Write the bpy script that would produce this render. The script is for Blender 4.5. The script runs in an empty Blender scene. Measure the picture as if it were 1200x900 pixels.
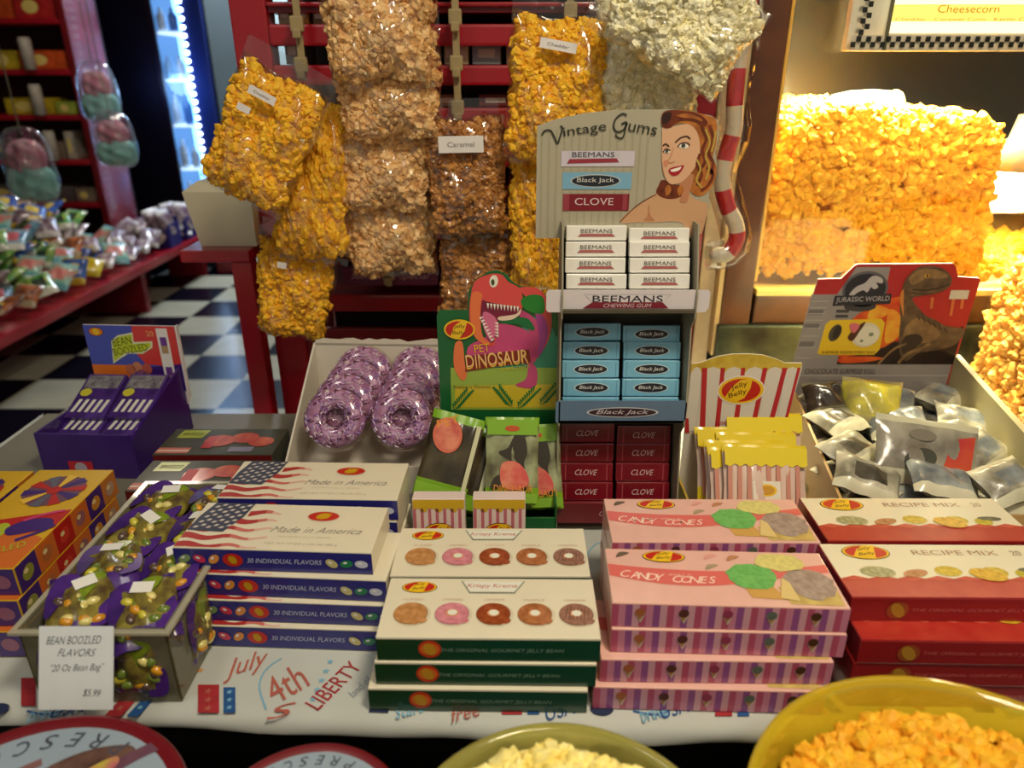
import bpy, bmesh, math, random
import numpy as np
from mathutils import Vector, Matrix, Euler

# ------------------------------------------------------------------ camera, world, lights
SC = bpy.context.scene
COL = SC.collection
H = 1.35                      # camera height above the shop floor
TH = math.radians(23.2)       # downward pitch
FPX = 840.0
cam_d = bpy.data.cameras.new('camera')
cam_d.sensor_fit = 'HORIZONTAL'; cam_d.sensor_width = 36.0; cam_d.lens = 36.0 * FPX / 1200.0
cam_d.clip_start = 0.02; cam_d.clip_end = 60
cam_d.dof.use_dof = True; cam_d.dof.focus_distance = 0.95; cam_d.dof.aperture_fstop = 3.6
cam = bpy.data.objects.new('camera', cam_d); COL.objects.link(cam)
cam.location = (0, 0, H); cam.rotation_euler = (math.pi / 2 - TH, 0, 0)
SC.camera = cam
SC.view_settings.view_transform = 'Standard'
SC.view_settings.look = 'None'
SC.view_settings.exposure = 0.0
SC.view_settings.gamma = 1.0
SC.view_settings.use_curve_mapping = False
wd = bpy.data.worlds.new('shop_air'); SC.world = wd; wd.use_nodes = True
wd.node_tree.nodes['Background'].inputs[0].default_value = (0.80, 0.74, 0.62, 1)
wd.node_tree.nodes['Background'].inputs[1].default_value = 0.30

def area_light(name, loc, size, power, color, rot=(0, 0, 0), spread=180):
    l = bpy.data.lights.new(name, 'AREA'); l.shape = 'DISK'; l.size = size
    l.energy = power; l.color = color; l.spread = math.radians(spread)
    o = bpy.data.objects.new(name, l); COL.objects.link(o); o.location = loc; o.rotation_euler = rot
    return o
def point_light(name, loc, radius, power, color):
    l = bpy.data.lights.new(name, 'POINT'); l.shadow_soft_size = radius; l.energy = power; l.color = color
    o = bpy.data.objects.new(name, l); COL.objects.link(o); o.location = loc
    return o
WARM = (1.0, 0.83, 0.58)
area_light('ceiling_downlight', (0.45, 0.10, 2.45), 0.35, 21, (1.0, 0.86, 0.62))
area_light('ceiling_downlight', (-0.70, 0.25, 2.45), 0.35, 4, (0.95, 0.92, 0.82))
area_light('ceiling_downlight', (0.25, -0.55, 2.35), 0.30, 9, (1.0, 0.88, 0.68), (math.radians(-22), 0, 0))  # front light added above the camera to brighten faces turned towards it
area_light('ceiling_downlight', (-0.08, 2.55, 2.5), 0.14, 14, (1.0, 0.88, 0.68))
area_light('ceiling_downlight', (1.45, 2.6, 2.5), 0.14, 12, (1.0, 0.88, 0.68))
area_light('ceiling_downlight', (-2.0, 3.6, 2.5), 0.4, 9, (1.0, 0.86, 0.72))
area_light('ceiling_downlight', (-1.6, 5.7, 2.5), 0.4, 52, (0.85, 0.93, 1.0))
area_light('case_canopy_lamp', (0.72, 1.50, 1.60), 0.30, 60, (1.0, 0.88, 0.52), spread=96)
point_light('case_added_glow', (1.06, 1.53, 1.16), 0.07, 16, (1.0, 0.86, 0.50))  # light added at the glowing dome that stands in for a highlight
point_light('cooler_led_glow', (-2.36, 5.25, 1.3), 0.08, 5, (0.35, 0.6, 1.0))

# ------------------------------------------------------------------ photo measuring helpers
def at_depth(px, py, y):
    a = TH + math.atan((py - 450) / FPX)
    z = H - y * math.tan(a)
    zc = y * math.cos(TH) + (H - z) * math.sin(TH)
    return ((px - 600) / FPX * zc, z)
def at_height(px, py, z):
    drop = H - z
    a = TH + math.atan((py - 450) / FPX)
    y = drop / math.tan(a)
    zc = y * math.cos(TH) + drop * math.sin(TH)
    return ((px - 600) / FPX * zc, y)

# ------------------------------------------------------------------ materials
def lin(c):
    r = []
    for v in c[:3]:
        v /= 255.0
        r.append(v / 12.92 if v <= .04045 else ((v + .055) / 1.055) ** 2.4)
    return (r[0], r[1], r[2], 1)
MATS = {}
def mat(rgb, rough=.55, metal=0, coat=0, var=0, vs=60, bump=0, bs=200, rgb2=None, emit=None, spec=.5, sss=0):
    key = (tuple(rgb), rough, metal, coat, var, vs, bump, bs, rgb2, emit, spec, sss)
    if key in MATS: return MATS[key]
    m = bpy.data.materials.new('paint_%02x%02x%02x' % tuple(int(v) for v in rgb[:3])); m.use_nodes = True
    nt = m.node_tree; p = nt.nodes['Principled BSDF']
    p.inputs['Base Color'].default_value = lin(rgb)
    p.inputs['Roughness'].default_value = rough
    p.inputs['Metallic'].default_value = metal
    p.inputs['Coat Weight'].default_value = coat
    p.inputs['Coat Roughness'].default_value = .12
    p.inputs['Specular IOR Level'].default_value = spec
    if sss:
        p.inputs['Subsurface Weight'].default_value = sss
        p.inputs['Subsurface Radius'].default_value = (.01, .006, .002)
    tc = nt.nodes.new('ShaderNodeTexCoord')
    if var or rgb2:
        n = nt.nodes.new('ShaderNodeTexNoise'); n.inputs['Scale'].default_value = vs; n.inputs['Detail'].default_value = 4
        nt.links.new(tc.outputs['Object'], n.inputs['Vector'])
        r = nt.nodes.new('ShaderNodeValToRGB')
        r.color_ramp.elements[0].position = .35; r.color_ramp.elements[1].position = .65
        a = lin(rgb); b = lin(rgb2) if rgb2 else tuple(v * (1 - var) for v in a[:3]) + (1,)
        r.color_ramp.elements[0].color = b; r.color_ramp.elements[1].color = a
        nt.links.new(n.outputs['Fac'], r.inputs['Fac']); nt.links.new(r.outputs['Color'], p.inputs['Base Color'])
    if bump:
        n = nt.nodes.new('ShaderNodeTexNoise'); n.inputs['Scale'].default_value = bs; n.inputs['Detail'].default_value = 3
        nt.links.new(tc.outputs['Object'], n.inputs['Vector'])
        b = nt.nodes.new('ShaderNodeBump'); b.inputs['Strength'].default_value = bump; b.inputs['Distance'].default_value = .004
        nt.links.new(n.outputs['Fac'], b.inputs['Height']); nt.links.new(b.outputs['Normal'], p.inputs['Normal'])
    if emit:
        p.inputs['Emission Color'].default_value = lin(rgb); p.inputs['Emission Strength'].default_value = emit
    MATS[key] = m
    return m
def film(name, tint=(255, 255, 255), base=.05, edge=.45, rough=.12, bump=.5, bs=25, keep=.93):
    m = bpy.data.materials.new(name); m.use_nodes = True; nt = m.node_tree
    for n in list(nt.nodes): nt.nodes.remove(n)
    out = nt.nodes.new('ShaderNodeOutputMaterial'); mix = nt.nodes.new('ShaderNodeMixShader')
    tr = nt.nodes.new('ShaderNodeBsdfTransparent'); gl = nt.nodes.new('ShaderNodeBsdfPrincipled')
    if base < .2:
        nt.nodes.remove(gl); gl = nt.nodes.new('ShaderNodeBsdfAnisotropic')
    t = lin(tint); tr.inputs[0].default_value = (t[0] * keep, t[1] * keep, t[2] * keep, 1)
    gl.inputs['Roughness'].default_value = rough
    if base < .2: gl.inputs['Color'].default_value = t
    else:
        gl.inputs['Base Color'].default_value = t; gl.inputs['Specular IOR Level'].default_value = 1.0; gl.inputs['Coat Weight'].default_value = 1.0
    lw = nt.nodes.new('ShaderNodeLayerWeight'); lw.inputs[0].default_value = .35
    mr = nt.nodes.new('ShaderNodeMapRange'); mr.inputs['To Min'].default_value = base; mr.inputs['To Max'].default_value = edge
    tc = nt.nodes.new('ShaderNodeTexCoord'); no = nt.nodes.new('ShaderNodeTexNoise'); no.inputs['Scale'].default_value = bs
    bp = nt.nodes.new('ShaderNodeBump'); bp.inputs['Strength'].default_value = bump; bp.inputs['Distance'].default_value = .01
    L = nt.links.new
    L(tc.outputs['Object'], no.inputs['Vector']); L(no.outputs['Fac'], bp.inputs['Height']); L(bp.outputs['Normal'], gl.inputs['Normal'])
    L(lw.outputs['Facing'], mr.inputs['Value']); L(mr.outputs['Result'], mix.inputs[0]); L(tr.outputs[0], mix.inputs[1]); L(gl.outputs[0], mix.inputs[2])
    L(mix.outputs[0], out.inputs[0])
    return m
FILM = film('clear_crinkled_film', base=.10, edge=.42, rough=.16, bump=.9, bs=22)
SHRINK = film('clear_flat_film', base=.03, edge=.35, rough=.08, bump=.2)
GLASS = film('case_glass', base=.012, edge=.16, rough=.03, bump=0)
TUB = film('frosted_tub_plastic', tint=(225, 225, 210), base=.28, edge=.75, rough=.3, bump=.1, keep=.9)

# ------------------------------------------------------------------ mesh builder
_text = {}
def text_geo(s, shear=0, thin=0):
    k = (s, shear, thin)
    if k in _text: return _text[k]
    c = bpy.data.curves.new('t', 'FONT'); c.body = s; c.size = 1; c.shear = shear; c.offset = thin; c.resolution_u = 3
    o = bpy.data.objects.new('t', c); COL.objects.link(o)
    dg = bpy.context.evaluated_depsgraph_get(); me = o.evaluated_get(dg).to_mesh()
    v = [(p.co.x, p.co.y) for p in me.vertices]; f = [tuple(p.vertices) for p in me.polygons]
    o.evaluated_get(dg).to_mesh_clear(); bpy.data.objects.remove(o); bpy.data.curves.remove(c)
    xs = [p[0] for p in v] or [0]; ys = [p[1] for p in v] or [0]
    _text[k] = (v, f, min(xs), max(xs), min(ys), max(ys))
    return _text[k]
def smooth_poly(pts, n=5, closed=True):
    out = []; N = len(pts)
    rng = range(N) if closed else range(N - 1)
    for i in rng:
        if closed: p0, p1, p2, p3 = pts[i - 1], pts[i], pts[(i + 1) % N], pts[(i + 2) % N]
        else: p0, p1, p2, p3 = pts[max(i - 1, 0)], pts[i], pts[i + 1], pts[min(i + 2, N - 1)]
        for k in range(n):
            t = k / n; q = []
            for d in range(len(p1)):
                q.append(.5 * (2 * p1[d] + (p2[d] - p0[d]) * t + (2 * p0[d] - 5 * p1[d] + 4 * p2[d] - p3[d]) * t * t + (3 * p1[d] - p0[d] - 3 * p2[d] + p3[d]) * t ** 3))
            out.append(tuple(q))
    if not closed: out.append(tuple(pts[-1]))
    return out
class Fr:
    """a flat face to print on: origin, right, up"""
    def __init__(s, O, U, V, sx=1, sy=1, ox=0, oy=0):
        s.O = Vector(O); s.U = Vector(U).normalized(); s.V = Vector(V).normalized(); s.N = s.U.cross(s.V)
        s.sx, s.sy, s.ox, s.oy = sx, sy, ox, oy
    def __call__(s, x, y, l=0):
        return s.O + s.U * ((x - s.ox) * s.sx) + s.V * ((y - s.oy) * s.sy) + s.N * l
class MB:
    def __init__(s): s.v = []; s.f = []; s.m = []; s.sm = []; s.mats = []
    def mi(s, m):
        if m not in s.mats: s.mats.append(m)
        return s.mats.index(m)
    def add(s, vs, fs, m, sm=False, X=None):
        b = len(s.v); i = s.mi(m)
        s.v += [tuple(X @ Vector(p)) if X is not None else tuple(p) for p in vs]
        for f in fs: s.f.append(tuple(b + k for k in f)); s.m.append(i); s.sm.append(sm)
    def box(s, x0, x1, y0, y1, z0, z1, m, bev=0, X=None):
        if bev <= 0:
            vs = [(x, y, z) for x in (x0, x1) for y in (y0, y1) for z in (z0, z1)]
            fs = [(0, 1, 3, 2), (4, 6, 7, 5), (0, 4, 5, 1), (2, 3, 7, 6), (0, 2, 6, 4), (1, 5, 7, 3)]
            s.add(vs, fs, m, X=X); return
        bm = bmesh.new(); bmesh.ops.create_cube(bm, size=1)
        for v in bm.verts:
            v.co = Vector(((x0 + x1) / 2 + v.co.x * (x1 - x0), (y0 + y1) / 2 + v.co.y * (y1 - y0), (z0 + z1) / 2 + v.co.z * (z1 - z0)))
        bmesh.ops.bevel(bm, geom=list(bm.edges), offset=bev, segments=2, affect='EDGES', profile=.6)
        bm.verts.index_update()
        s.add([v.co[:] for v in bm.verts], [[v.index for v in f.verts] for f in bm.faces], m, X=X); bm.free()
    def bm(s, bm, m, sm=True, X=None):
        bm.verts.index_update()
        s.add([v.co[:] for v in bm.verts], [[v.index for v in f.verts] for f in bm.faces], m, sm, X)
    def decal(s, F, pts, m, l=.0004, sm=False):
        if sm: pts = smooth_poly(pts)
        s.add([F(p[0], p[1], l) for p in pts], [tuple(range(len(pts)))], m)
    def rect(s, F, x0, y0, x1, y1, m, l=.0004): s.decal(F, [(x0, y0), (x1, y0), (x1, y1), (x0, y1)], m, l)
    def ell(s, F, cx, cy, rx, ry, m, l=.0004, rot=0, n=24):
        c, d = math.cos(rot), math.sin(rot)
        s.decal(F, [(cx + rx * math.cos(a) * c - ry * math.sin(a) * d, cy + rx * math.cos(a) * d + ry * math.sin(a) * c)
                    for a in (2 * math.pi * k / n for k in range(n))], m, l)
    def stroke(s, F, pts, w, m, l=.0006, closed=False, n=5):
        P = smooth_poly(pts, n, closed); N = len(P); vs = []
        for i, p in enumerate(P):
            a = P[i - 1] if (i or closed) else P[i]; b = P[(i + 1) % N] if (i < N - 1 or closed) else P[i]
            dx, dy = b[0] - a[0], b[1] - a[1]; q = math.hypot(dx, dy) or 1
            vs += [F(p[0] - dy / q * w / 2, p[1] + dx / q * w / 2, l), F(p[0] + dy / q * w / 2, p[1] - dx / q * w / 2, l)]
        fs = [(2 * i, 2 * i + 1, 2 * ((i + 1) % N) + 1, 2 * ((i + 1) % N)) for i in range(N if closed else N - 1)]
        s.add(vs, fs, m)
    def text(s, F, t, cx, cy, h, m, l=.0007, w=None, shear=0, rot=0, thin=0, flip=False):
        v, f, a, b, c, d = text_geo(t, shear, thin)
        if not f: return
        k = h / (d - c); kx = (w / (b - a)) if w else k
        co, si = math.cos(rot), math.sin(rot); fy = -1 if flip else 1
        vs = []
        for x, y in v:
            x = (x - (a + b) / 2) * kx; y = (y - (c + d) / 2) * k * fy
            vs.append(F(cx + x * co - y * si, cy + x * si + y * co, l))
        s.add(vs, f, m)
    def slab(s, pts, y0, y1, m, mside=None):
        """outline in x,z extruded from y0 (front) to y1"""
        n = len(pts)
        s.add([(p[0], y0, p[1]) for p in pts], [tuple(range(n))], m)
        s.add([(p[0], y1, p[1]) for p in pts], [tuple(reversed(range(n)))], mside or m)
        s.add([(p[0], y0, p[1]) for p in pts] + [(p[0], y1, p[1]) for p in pts],
              [(i, i + n, (i + 1) % n + n, (i + 1) % n) for i in range(n)], mside or m)
    def tube(s, pts, r, m, n=10, cols=None):
        P = [Vector(p) for p in pts]; R = r if isinstance(r, (list, tuple)) else [r] * len(P); rings = []
        for i, p in enumerate(P):
            t = (P[min(i + 1, len(P) - 1)] - P[max(i - 1, 0)]).normalized()
            a = t.orthogonal() if abs(t.y) > .9 else t.cross(Vector((0, 1, 0))); a.normalize(); b = t.cross(a)
            rings.append([p + (a * math.cos(2 * math.pi * k / n) + b * math.sin(2 * math.pi * k / n)) * R[i] for k in range(n)])
        for i in range(len(P) - 1):
            mm = cols[i] if cols else m
            s.add(rings[i] + rings[i + 1], [(k, (k + 1) % n, n + (k + 1) % n, n + k) for k in range(n)], mm, True)
        s.add(rings[0], [tuple(range(n))], cols[0] if cols else m); s.add(rings[-1], [tuple(reversed(range(n)))], cols[-1] if cols else m)
    def lathe(s, prof, m, n=48, c=(0, 0, 0), sm=True):
        vs = []; fs = []; K = len(prof)
        for k in range(n):
            a = 2 * math.pi * k / n
            vs += [(c[0] + r * math.cos(a), c[1] + r * math.sin(a), c[2] + z) for r, z in prof]
        for k in range(n):
            for j in range(K - 1):
                fs.append((k * K + j, ((k + 1) % n) * K + j, ((k + 1) % n) * K + j + 1, k * K + j + 1))
        s.add(vs, fs, m, sm)
    def build(s, name, parent=None, loc=None, rot=None, label=None, cat=None, group=None, kind=None):
        me = bpy.data.meshes.new(name); me.from_pydata(s.v, [], s.f)
        for m in s.mats: me.materials.append(m)
        me.polygons.foreach_set('material_index', s.m); me.polygons.foreach_set('use_smooth', s.sm); me.update()
        return place(me, name, parent, loc, rot, label, cat, group, kind)
def tag(o, label=None, cat=None, group=None, kind=None):
    if label: o['label'] = label
    if cat: o['category'] = cat
    if group: o['group'] = group
    if kind: o['kind'] = kind
    return o
def place(me, name, parent=None, loc=None, rot=None, label=None, cat=None, group=None, kind=None):
    o = bpy.data.objects.new(name, me); COL.objects.link(o)
    if parent: o.parent = parent
    if loc: o.location = loc
    if rot: o.rotation_euler = rot
    return tag(o, label, cat, group, kind)
def thing(name, loc, rz=0, label=None, cat=None, group=None, rot=None):
    o = bpy.data.objects.new(name, None); COL.objects.link(o); o.empty_display_size = .02
    o.location = loc; o.rotation_euler = rot or (0, 0, rz)
    return tag(o, label, cat, group)
def copy_tree(src, loc, rot, label=None, group=None):
    c = src.copy(); COL.objects.link(c); c.location = loc; c.rotation_euler = rot
    if label: c['label'] = label
    if group: c['group'] = group
    for ch in list(src.children):
        d = ch.copy(); COL.objects.link(d); d.parent = c
        for g in list(ch.children):
            e = g.copy(); COL.objects.link(e); e.parent = d
    return c

# popcorn ------------------------------------------------------------------
rng = np.random.default_rng(7)
KERN = []
def make_kernels():
    bm = bmesh.new(); bmesh.ops.create_icosphere(bm, subdivisions=2, radius=1); bm.verts.index_update()
    V = np.array([v.co[:] for v in bm.verts]); Fc = np.array([[v.index for v in f.verts] for f in bm.faces]); bm.free()
    for k in range(6):
        lob = rng.normal(size=(7, 3)); lob /= np.linalg.norm(lob, axis=1)[:, None]
        d = (V @ lob.T); r = .46 + .95 * np.max(np.clip(d - .62, 0, 1) * 2.2, axis=1) + .34 * rng.random(len(V))
        KERN.append((V * r[:, None], Fc))
make_kernels()
def kernel_arrays(P, size, jit=.35):
    vs = []; fs = []; b = 0
    for p in P:
        V, Fc = KERN[rng.integers(6)]
        q = rng.normal(size=4); q /= np.linalg.norm(q); w, x, y, z = q
        R = np.array([[1 - 2 * (y * y + z * z), 2 * (x * y - z * w), 2 * (x * z + y * w)], [2 * (x * y + z * w), 1 - 2 * (x * x + z * z), 2 * (y * z - x * w)], [2 * (x * z - y * w), 2 * (y * z + x * w), 1 - 2 * (x * x + y * y)]])
        s = size * (1 + jit * (rng.random() - .5) * 2)
        vs.append(V @ R.T * s + p); fs.append(Fc + b); b += len(V)
    return np.concatenate(vs), np.concatenate(fs)
def super_pts(n, a, b, c, p=3.0, taper=0, front_only=False):
    d = rng.normal(size=(n * 2, 3))
    if front_only: d[:, 1] = -np.abs(d[:, 1])
    d[:, 0] *= a; d[:, 2] *= c; d[:, 1] *= b * 3
    k = (np.abs(d[:, 0] / a) ** p + np.abs(d[:, 1] / b) ** 2.2 * 1.0 + np.abs(d[:, 2] / c) ** p)
    r = d / (k ** (1 / p))[:, None]
    r = r[:n]; r[:, 0] *= 1 - taper * r[:, 2] / c
    return r
def super_surf(a, b, c, p=3.0, taper=0, wr=0, seed=0, nu=36, nv=24):
    vs = []; fs = []
    for j in range(nv + 1):
        ph = -math.pi / 2 + math.pi * j / nv
        for i in range(nu):
            t = 2 * math.pi * i / nu
            d = np.array([math.cos(ph) * math.cos(t) * a, math.cos(ph) * math.sin(t) * b, math.sin(ph) * c])
            k = abs(d[0] / a) ** p + abs(d[1] / b) ** 2.2 + abs(d[2] / c) ** p
            r = d / max(k, 1e-9) ** (1 / p)
            w = 1 + wr * math.sin(7 * t + 3 * ph + seed) * math.cos(5 * ph - 2 * t)
            r[1] *= w; r[0] *= 1 - taper * r[2] / c
            vs.append(tuple(r))
    for j in range(nv):
        for i in range(nu):
            fs.append((j * nu + i, j * nu + (i + 1) % nu, (j + 1) * nu + (i + 1) % nu, (j + 1) * nu + i))
    return vs, fs
def raw_mesh(name, V, Fc, m, smooth=False):
    me = bpy.data.meshes.new(name); me.from_pydata(V.tolist(), [], Fc.tolist()); me.materials.append(m)
    me.polygons.foreach_set('use_smooth', [smooth] * len(me.polygons)); me.update(); return me
CHED = mat((248, 198, 46), .65, rgb2=(234, 164, 24), vs=70)
TAN = mat((244, 208, 150), .5, rgb2=(214, 158, 92), vs=70, coat=.2)
DARKC = mat((206, 146, 76), .4, rgb2=(140, 86, 40), vs=60, coat=.4)
WHITEC = mat((252, 248, 220), .6, rgb2=(238, 228, 176), vs=70)
PALE = mat((255, 244, 168), .6, rgb2=(248, 226, 120), vs=70)
def bag_shape(u, v, side, w, h, t, taper, seed):
    k = max(0.0, (1 - abs(u) ** 4) * (1 - abs(v) ** 5)) ** .5 * (1 - .30 * v)
    x = u * w / 2 * (1 - taper * v) * (1 + .03 * math.sin(5 * v + seed) - .02 * math.cos(9 * v + seed)); z = v * h / 2 + .004 * math.sin(4 * u + seed)
    return (x, side * t / 2 * k * (1 + .22 * math.sin(4 * u + seed) * math.cos(5 * v + seed * 2)), z)
def bag_grid(w, h, t, taper, seed, n=18):
    vs = []; fs = []
    for side in (-1, 1):
        b = len(vs)
        for j in range(n + 1):
            for i in range(n + 1): vs.append(bag_shape(i / n * 2 - 1, j / n * 2 - 1, side, w, h, t, taper, seed))
        for j in range(n):
            for i in range(n):
                q = (b + j * (n + 1) + i, b + j * (n + 1) + i + 1, b + (j + 1) * (n + 1) + i + 1, b + (j + 1) * (n + 1) + i)
                fs.append(q if side < 0 else q[::-1])
    return vs, fs
def bag_meshes(name, m, w, h, t, taper, n=1500, size=.0064):
    seed = w * 97 + h * 31
    P = np.array([bag_shape(rng.uniform(-.95, .95), rng.uniform(-.96, .96), -1 if k % 5 else 1, w, h, t, taper, seed) for k in range(n)])
    P += rng.normal(size=P.shape) * .0018
    V, Fc = kernel_arrays(P, size)
    fv, ff = bag_grid(w * .93, h * .94, t * .86, taper, seed)
    ff = np.array([[a, b, c] for a, b, c, d in ff] + [[a, c, d] for a, b, c, d in ff])
    cont = raw_mesh(name, np.concatenate([V, np.array(fv)]), np.concatenate([Fc, ff + len(V)]), m)
    mb = MB()
    v, f = bag_grid(w + .014, h + .014, t + .016, taper, seed, 26); r_ = random.Random(int(seed))
    v = [(x, y + .0022 * math.sin(x * 210 + z * 90) * (1 if y > 0 else -1) + .0012 * math.sin(z * 300 - x * 120), z) for x, y, z in v]
    mb.add(v, f, FILM, True)
    nx = 14
    for (z0, z1, k) in ((h / 2 - .004, h / 2 + .034, 1 - taper), (-h / 2 - .012, -h / 2 - .002, 1 + taper)):
        vs = []
        for j in range(4):
            for i in range(nx + 1):
                x = (i / nx - .5) * (w + .012) * k
                vs.append((x, .004 * math.sin(i * 1.7 + j) * (j / 3 if z0 > 0 else 1 - j / 3), z0 + (z1 - z0) * j / 3))
        fs = [(j * (nx + 1) + i, j * (nx + 1) + i + 1, (j + 1) * (nx + 1) + i + 1, (j + 1) * (nx + 1) + i) for j in range(3) for i in range(nx)]
        mb.add(vs, fs, FILM, True)
    return cont, mb

# ================================================================== SETTING
def struct(name, mb, **k): return mb.build(name, kind='structure', **k)
TILE = .330; FX = (204 - 600) / FPX  # tile grid measured in the photo
def floor_material():
    m = bpy.data.materials.new('checker_tiles'); m.use_nodes = True; nt = m.node_tree; p = nt.nodes['Principled BSDF']
    tc = nt.nodes.new('ShaderNodeTexCoord'); mp = nt.nodes.new('ShaderNodeMapping')
    x0, y0 = at_height(204, 445, 0)
    mp.inputs['Location'].default_value = (-x0 / TILE, -y0 / TILE, .5); mp.inputs['Scale'].default_value = (1 / TILE, 1 / TILE, 1)
    ck = nt.nodes.new('ShaderNodeTexChecker'); ck.inputs['Scale'].default_value = 1
    ck.inputs['Color1'].default_value = lin((196, 196, 176)); ck.inputs['Color2'].default_value = lin((14, 18, 34))
    no = nt.nodes.new('ShaderNodeTexNoise'); no.inputs['Scale'].default_value = 9
    mx = nt.nodes.new('ShaderNodeMixRGB'); mx.blend_type = 'MULTIPLY'; mx.inputs[0].default_value = .25
    L = nt.links.new; L(tc.outputs['Object'], mp.inputs['Vector']); L(mp.outputs[0], ck.inputs['Vector'])
    L(tc.outputs['Object'], no.inputs['Vector']); L(ck.outputs[0], mx.inputs[1]); L(no.outputs['Fac'], mx.inputs[2]); L(mx.outputs[0], p.inputs['Base Color'])
    p.inputs['Roughness'].default_value = .22
    return m
b = MB(); b.box(-3.6, 2.6, -.8, 6.4, -.05, 0, floor_material()); struct('floor', b)
WALLM = mat((150, 168, 170), .7, var=.15, vs=3)
DARKW = mat((30, 28, 34), .7, var=.3, vs=4)
b = MB(); b.box(-3.6, 2.6, 6.4, 6.5, 0, 2.7, WALLM); struct('wall_back', b)
b = MB(); b.box(-3.7, -3.6, -.8, 6.5, 0, 2.7, DARKW); struct('wall_left', b)
b = MB(); b.box(2.6, 2.7, -.8, 6.5, 0, 2.7, DARKW); struct('wall_right', b)
b = MB(); b.box(-3.6, 2.6, -.8, 6.5, 2.7, 2.75, mat((90, 84, 76), .8, var=.1)); struct('ceiling', b)

RED = mat((176, 18, 38), .35, coat=.5, var=.2, vs=6)
RED2 = mat((136, 12, 26), .45, coat=.3, var=.3, vs=8)
DRED = mat((60, 8, 12), .5, var=.3, vs=8)
BLK = mat((16, 14, 14), .5, var=.3, vs=20)
WHITE = mat((236, 232, 220), .5, var=.04, vs=40)
PAPER = mat((226, 232, 236), .6, var=.03, vs=60)
CREAM = mat((232, 224, 200), .45, coat=.35, var=.03, vs=30)

# ------------------------------------------------------------------ candy table and its cloth
TZ = .753
b = MB()
b.box(-.885, 1.50, .566, 1.24, TZ - .045, TZ - .002, BLK, .004)
tb = thing('display_table', (0, 0, 0), label='long table carrying the stacked candy boxes under a printed cloth', cat='table')
b.build('table_top', tb)
for (x, y) in ((-.84, .615), (-.84, 1.19), (1.45, .615), (1.45, 1.19)):
    b = MB(); b.box(x - .025, x + .025, y - .025, y + .025, 0, TZ - .045, BLK, .004); b.build('leg', tb)
b0 = MB(); b0.box(-.88, 1.49, .570, .585, .02, TZ - .05, BLK, .002); b0.build('front_skirt', tb)
CLOTH = mat((194, 198, 194), .75, var=.08, vs=9, bump=.15, bs=14)
b = MB(); prof = []
prof += [(1.252, TZ - .10), (1.250, TZ - .02), (1.240, TZ)]
for k in range(13): prof.append((1.2 - k * (1.2 - .540) / 12, TZ))
prof += [(.533, TZ - .002), (.527, TZ - .007), (.523, TZ - .013), (.521, TZ - .021), (.520, TZ - .030), (.521, TZ - .036)]
nx = 90; vs = []; fs = []
for i in range(nx + 1):
    x = -.905 + (1.515 + .905) * i / nx
    sh_ = .020 * max(0, min(1, (.05 - x) / .5)); kz_ = 1 - .25 * max(0, min(1, (.05 - x) / .5))
    for j, (y, z) in enumerate(prof):
        if y < .6: y += sh_; z = TZ + (z - TZ) * kz_ * .62
        hang = max(0, TZ - .01 - z) if y < .6 else 0
        vs.append((x, y - hang * .16 * math.sin(x * 21) - hang * .1 * math.sin(x * 47 + 1), z))
K = len(prof)
for i in range(nx):
    for j in range(K - 1): fs.append((i * K + j, (i + 1) * K + j, (i + 1) * K + j + 1, i * K + j + 1))
b.add(vs, fs, CLOTH, True)
# side drop on the left end
b.add([(-.905, 1.25, TZ), (-.905, .555, TZ), (-.912, .555, TZ - .1), (-.912, 1.25, TZ - .1)], [(0, 1, 2, 3)], CLOTH)
CR = mat((170, 40, 50), .7, var=.2); CB = mat((30, 84, 150), .7, var=.2); CLB = mat((120, 176, 206), .7); CN = mat((28, 40, 78), .7); CO = mat((214, 150, 80), .7); CBR = mat((176, 92, 78), .7)
FT = Fr((0, 0, TZ), (1, 0, 0), (0, 1, 0)); FF = Fr((0, .5065, 0), (1, 0, 0), (0, 0, 1))
def tp(px, py): return at_height(px, py, TZ)
def star(mb, F, x, y, r, m, l=.0007):
    mb.decal(F, [(x + (r if k % 2 == 0 else r * .42) * math.sin(k * math.pi / 5), y + (r if k % 2 == 0 else r * .42) * math.cos(k * math.pi / 5)) for k in range(10)], m, l)
def wp(px, py): return at_height(px, py, TZ)
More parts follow.
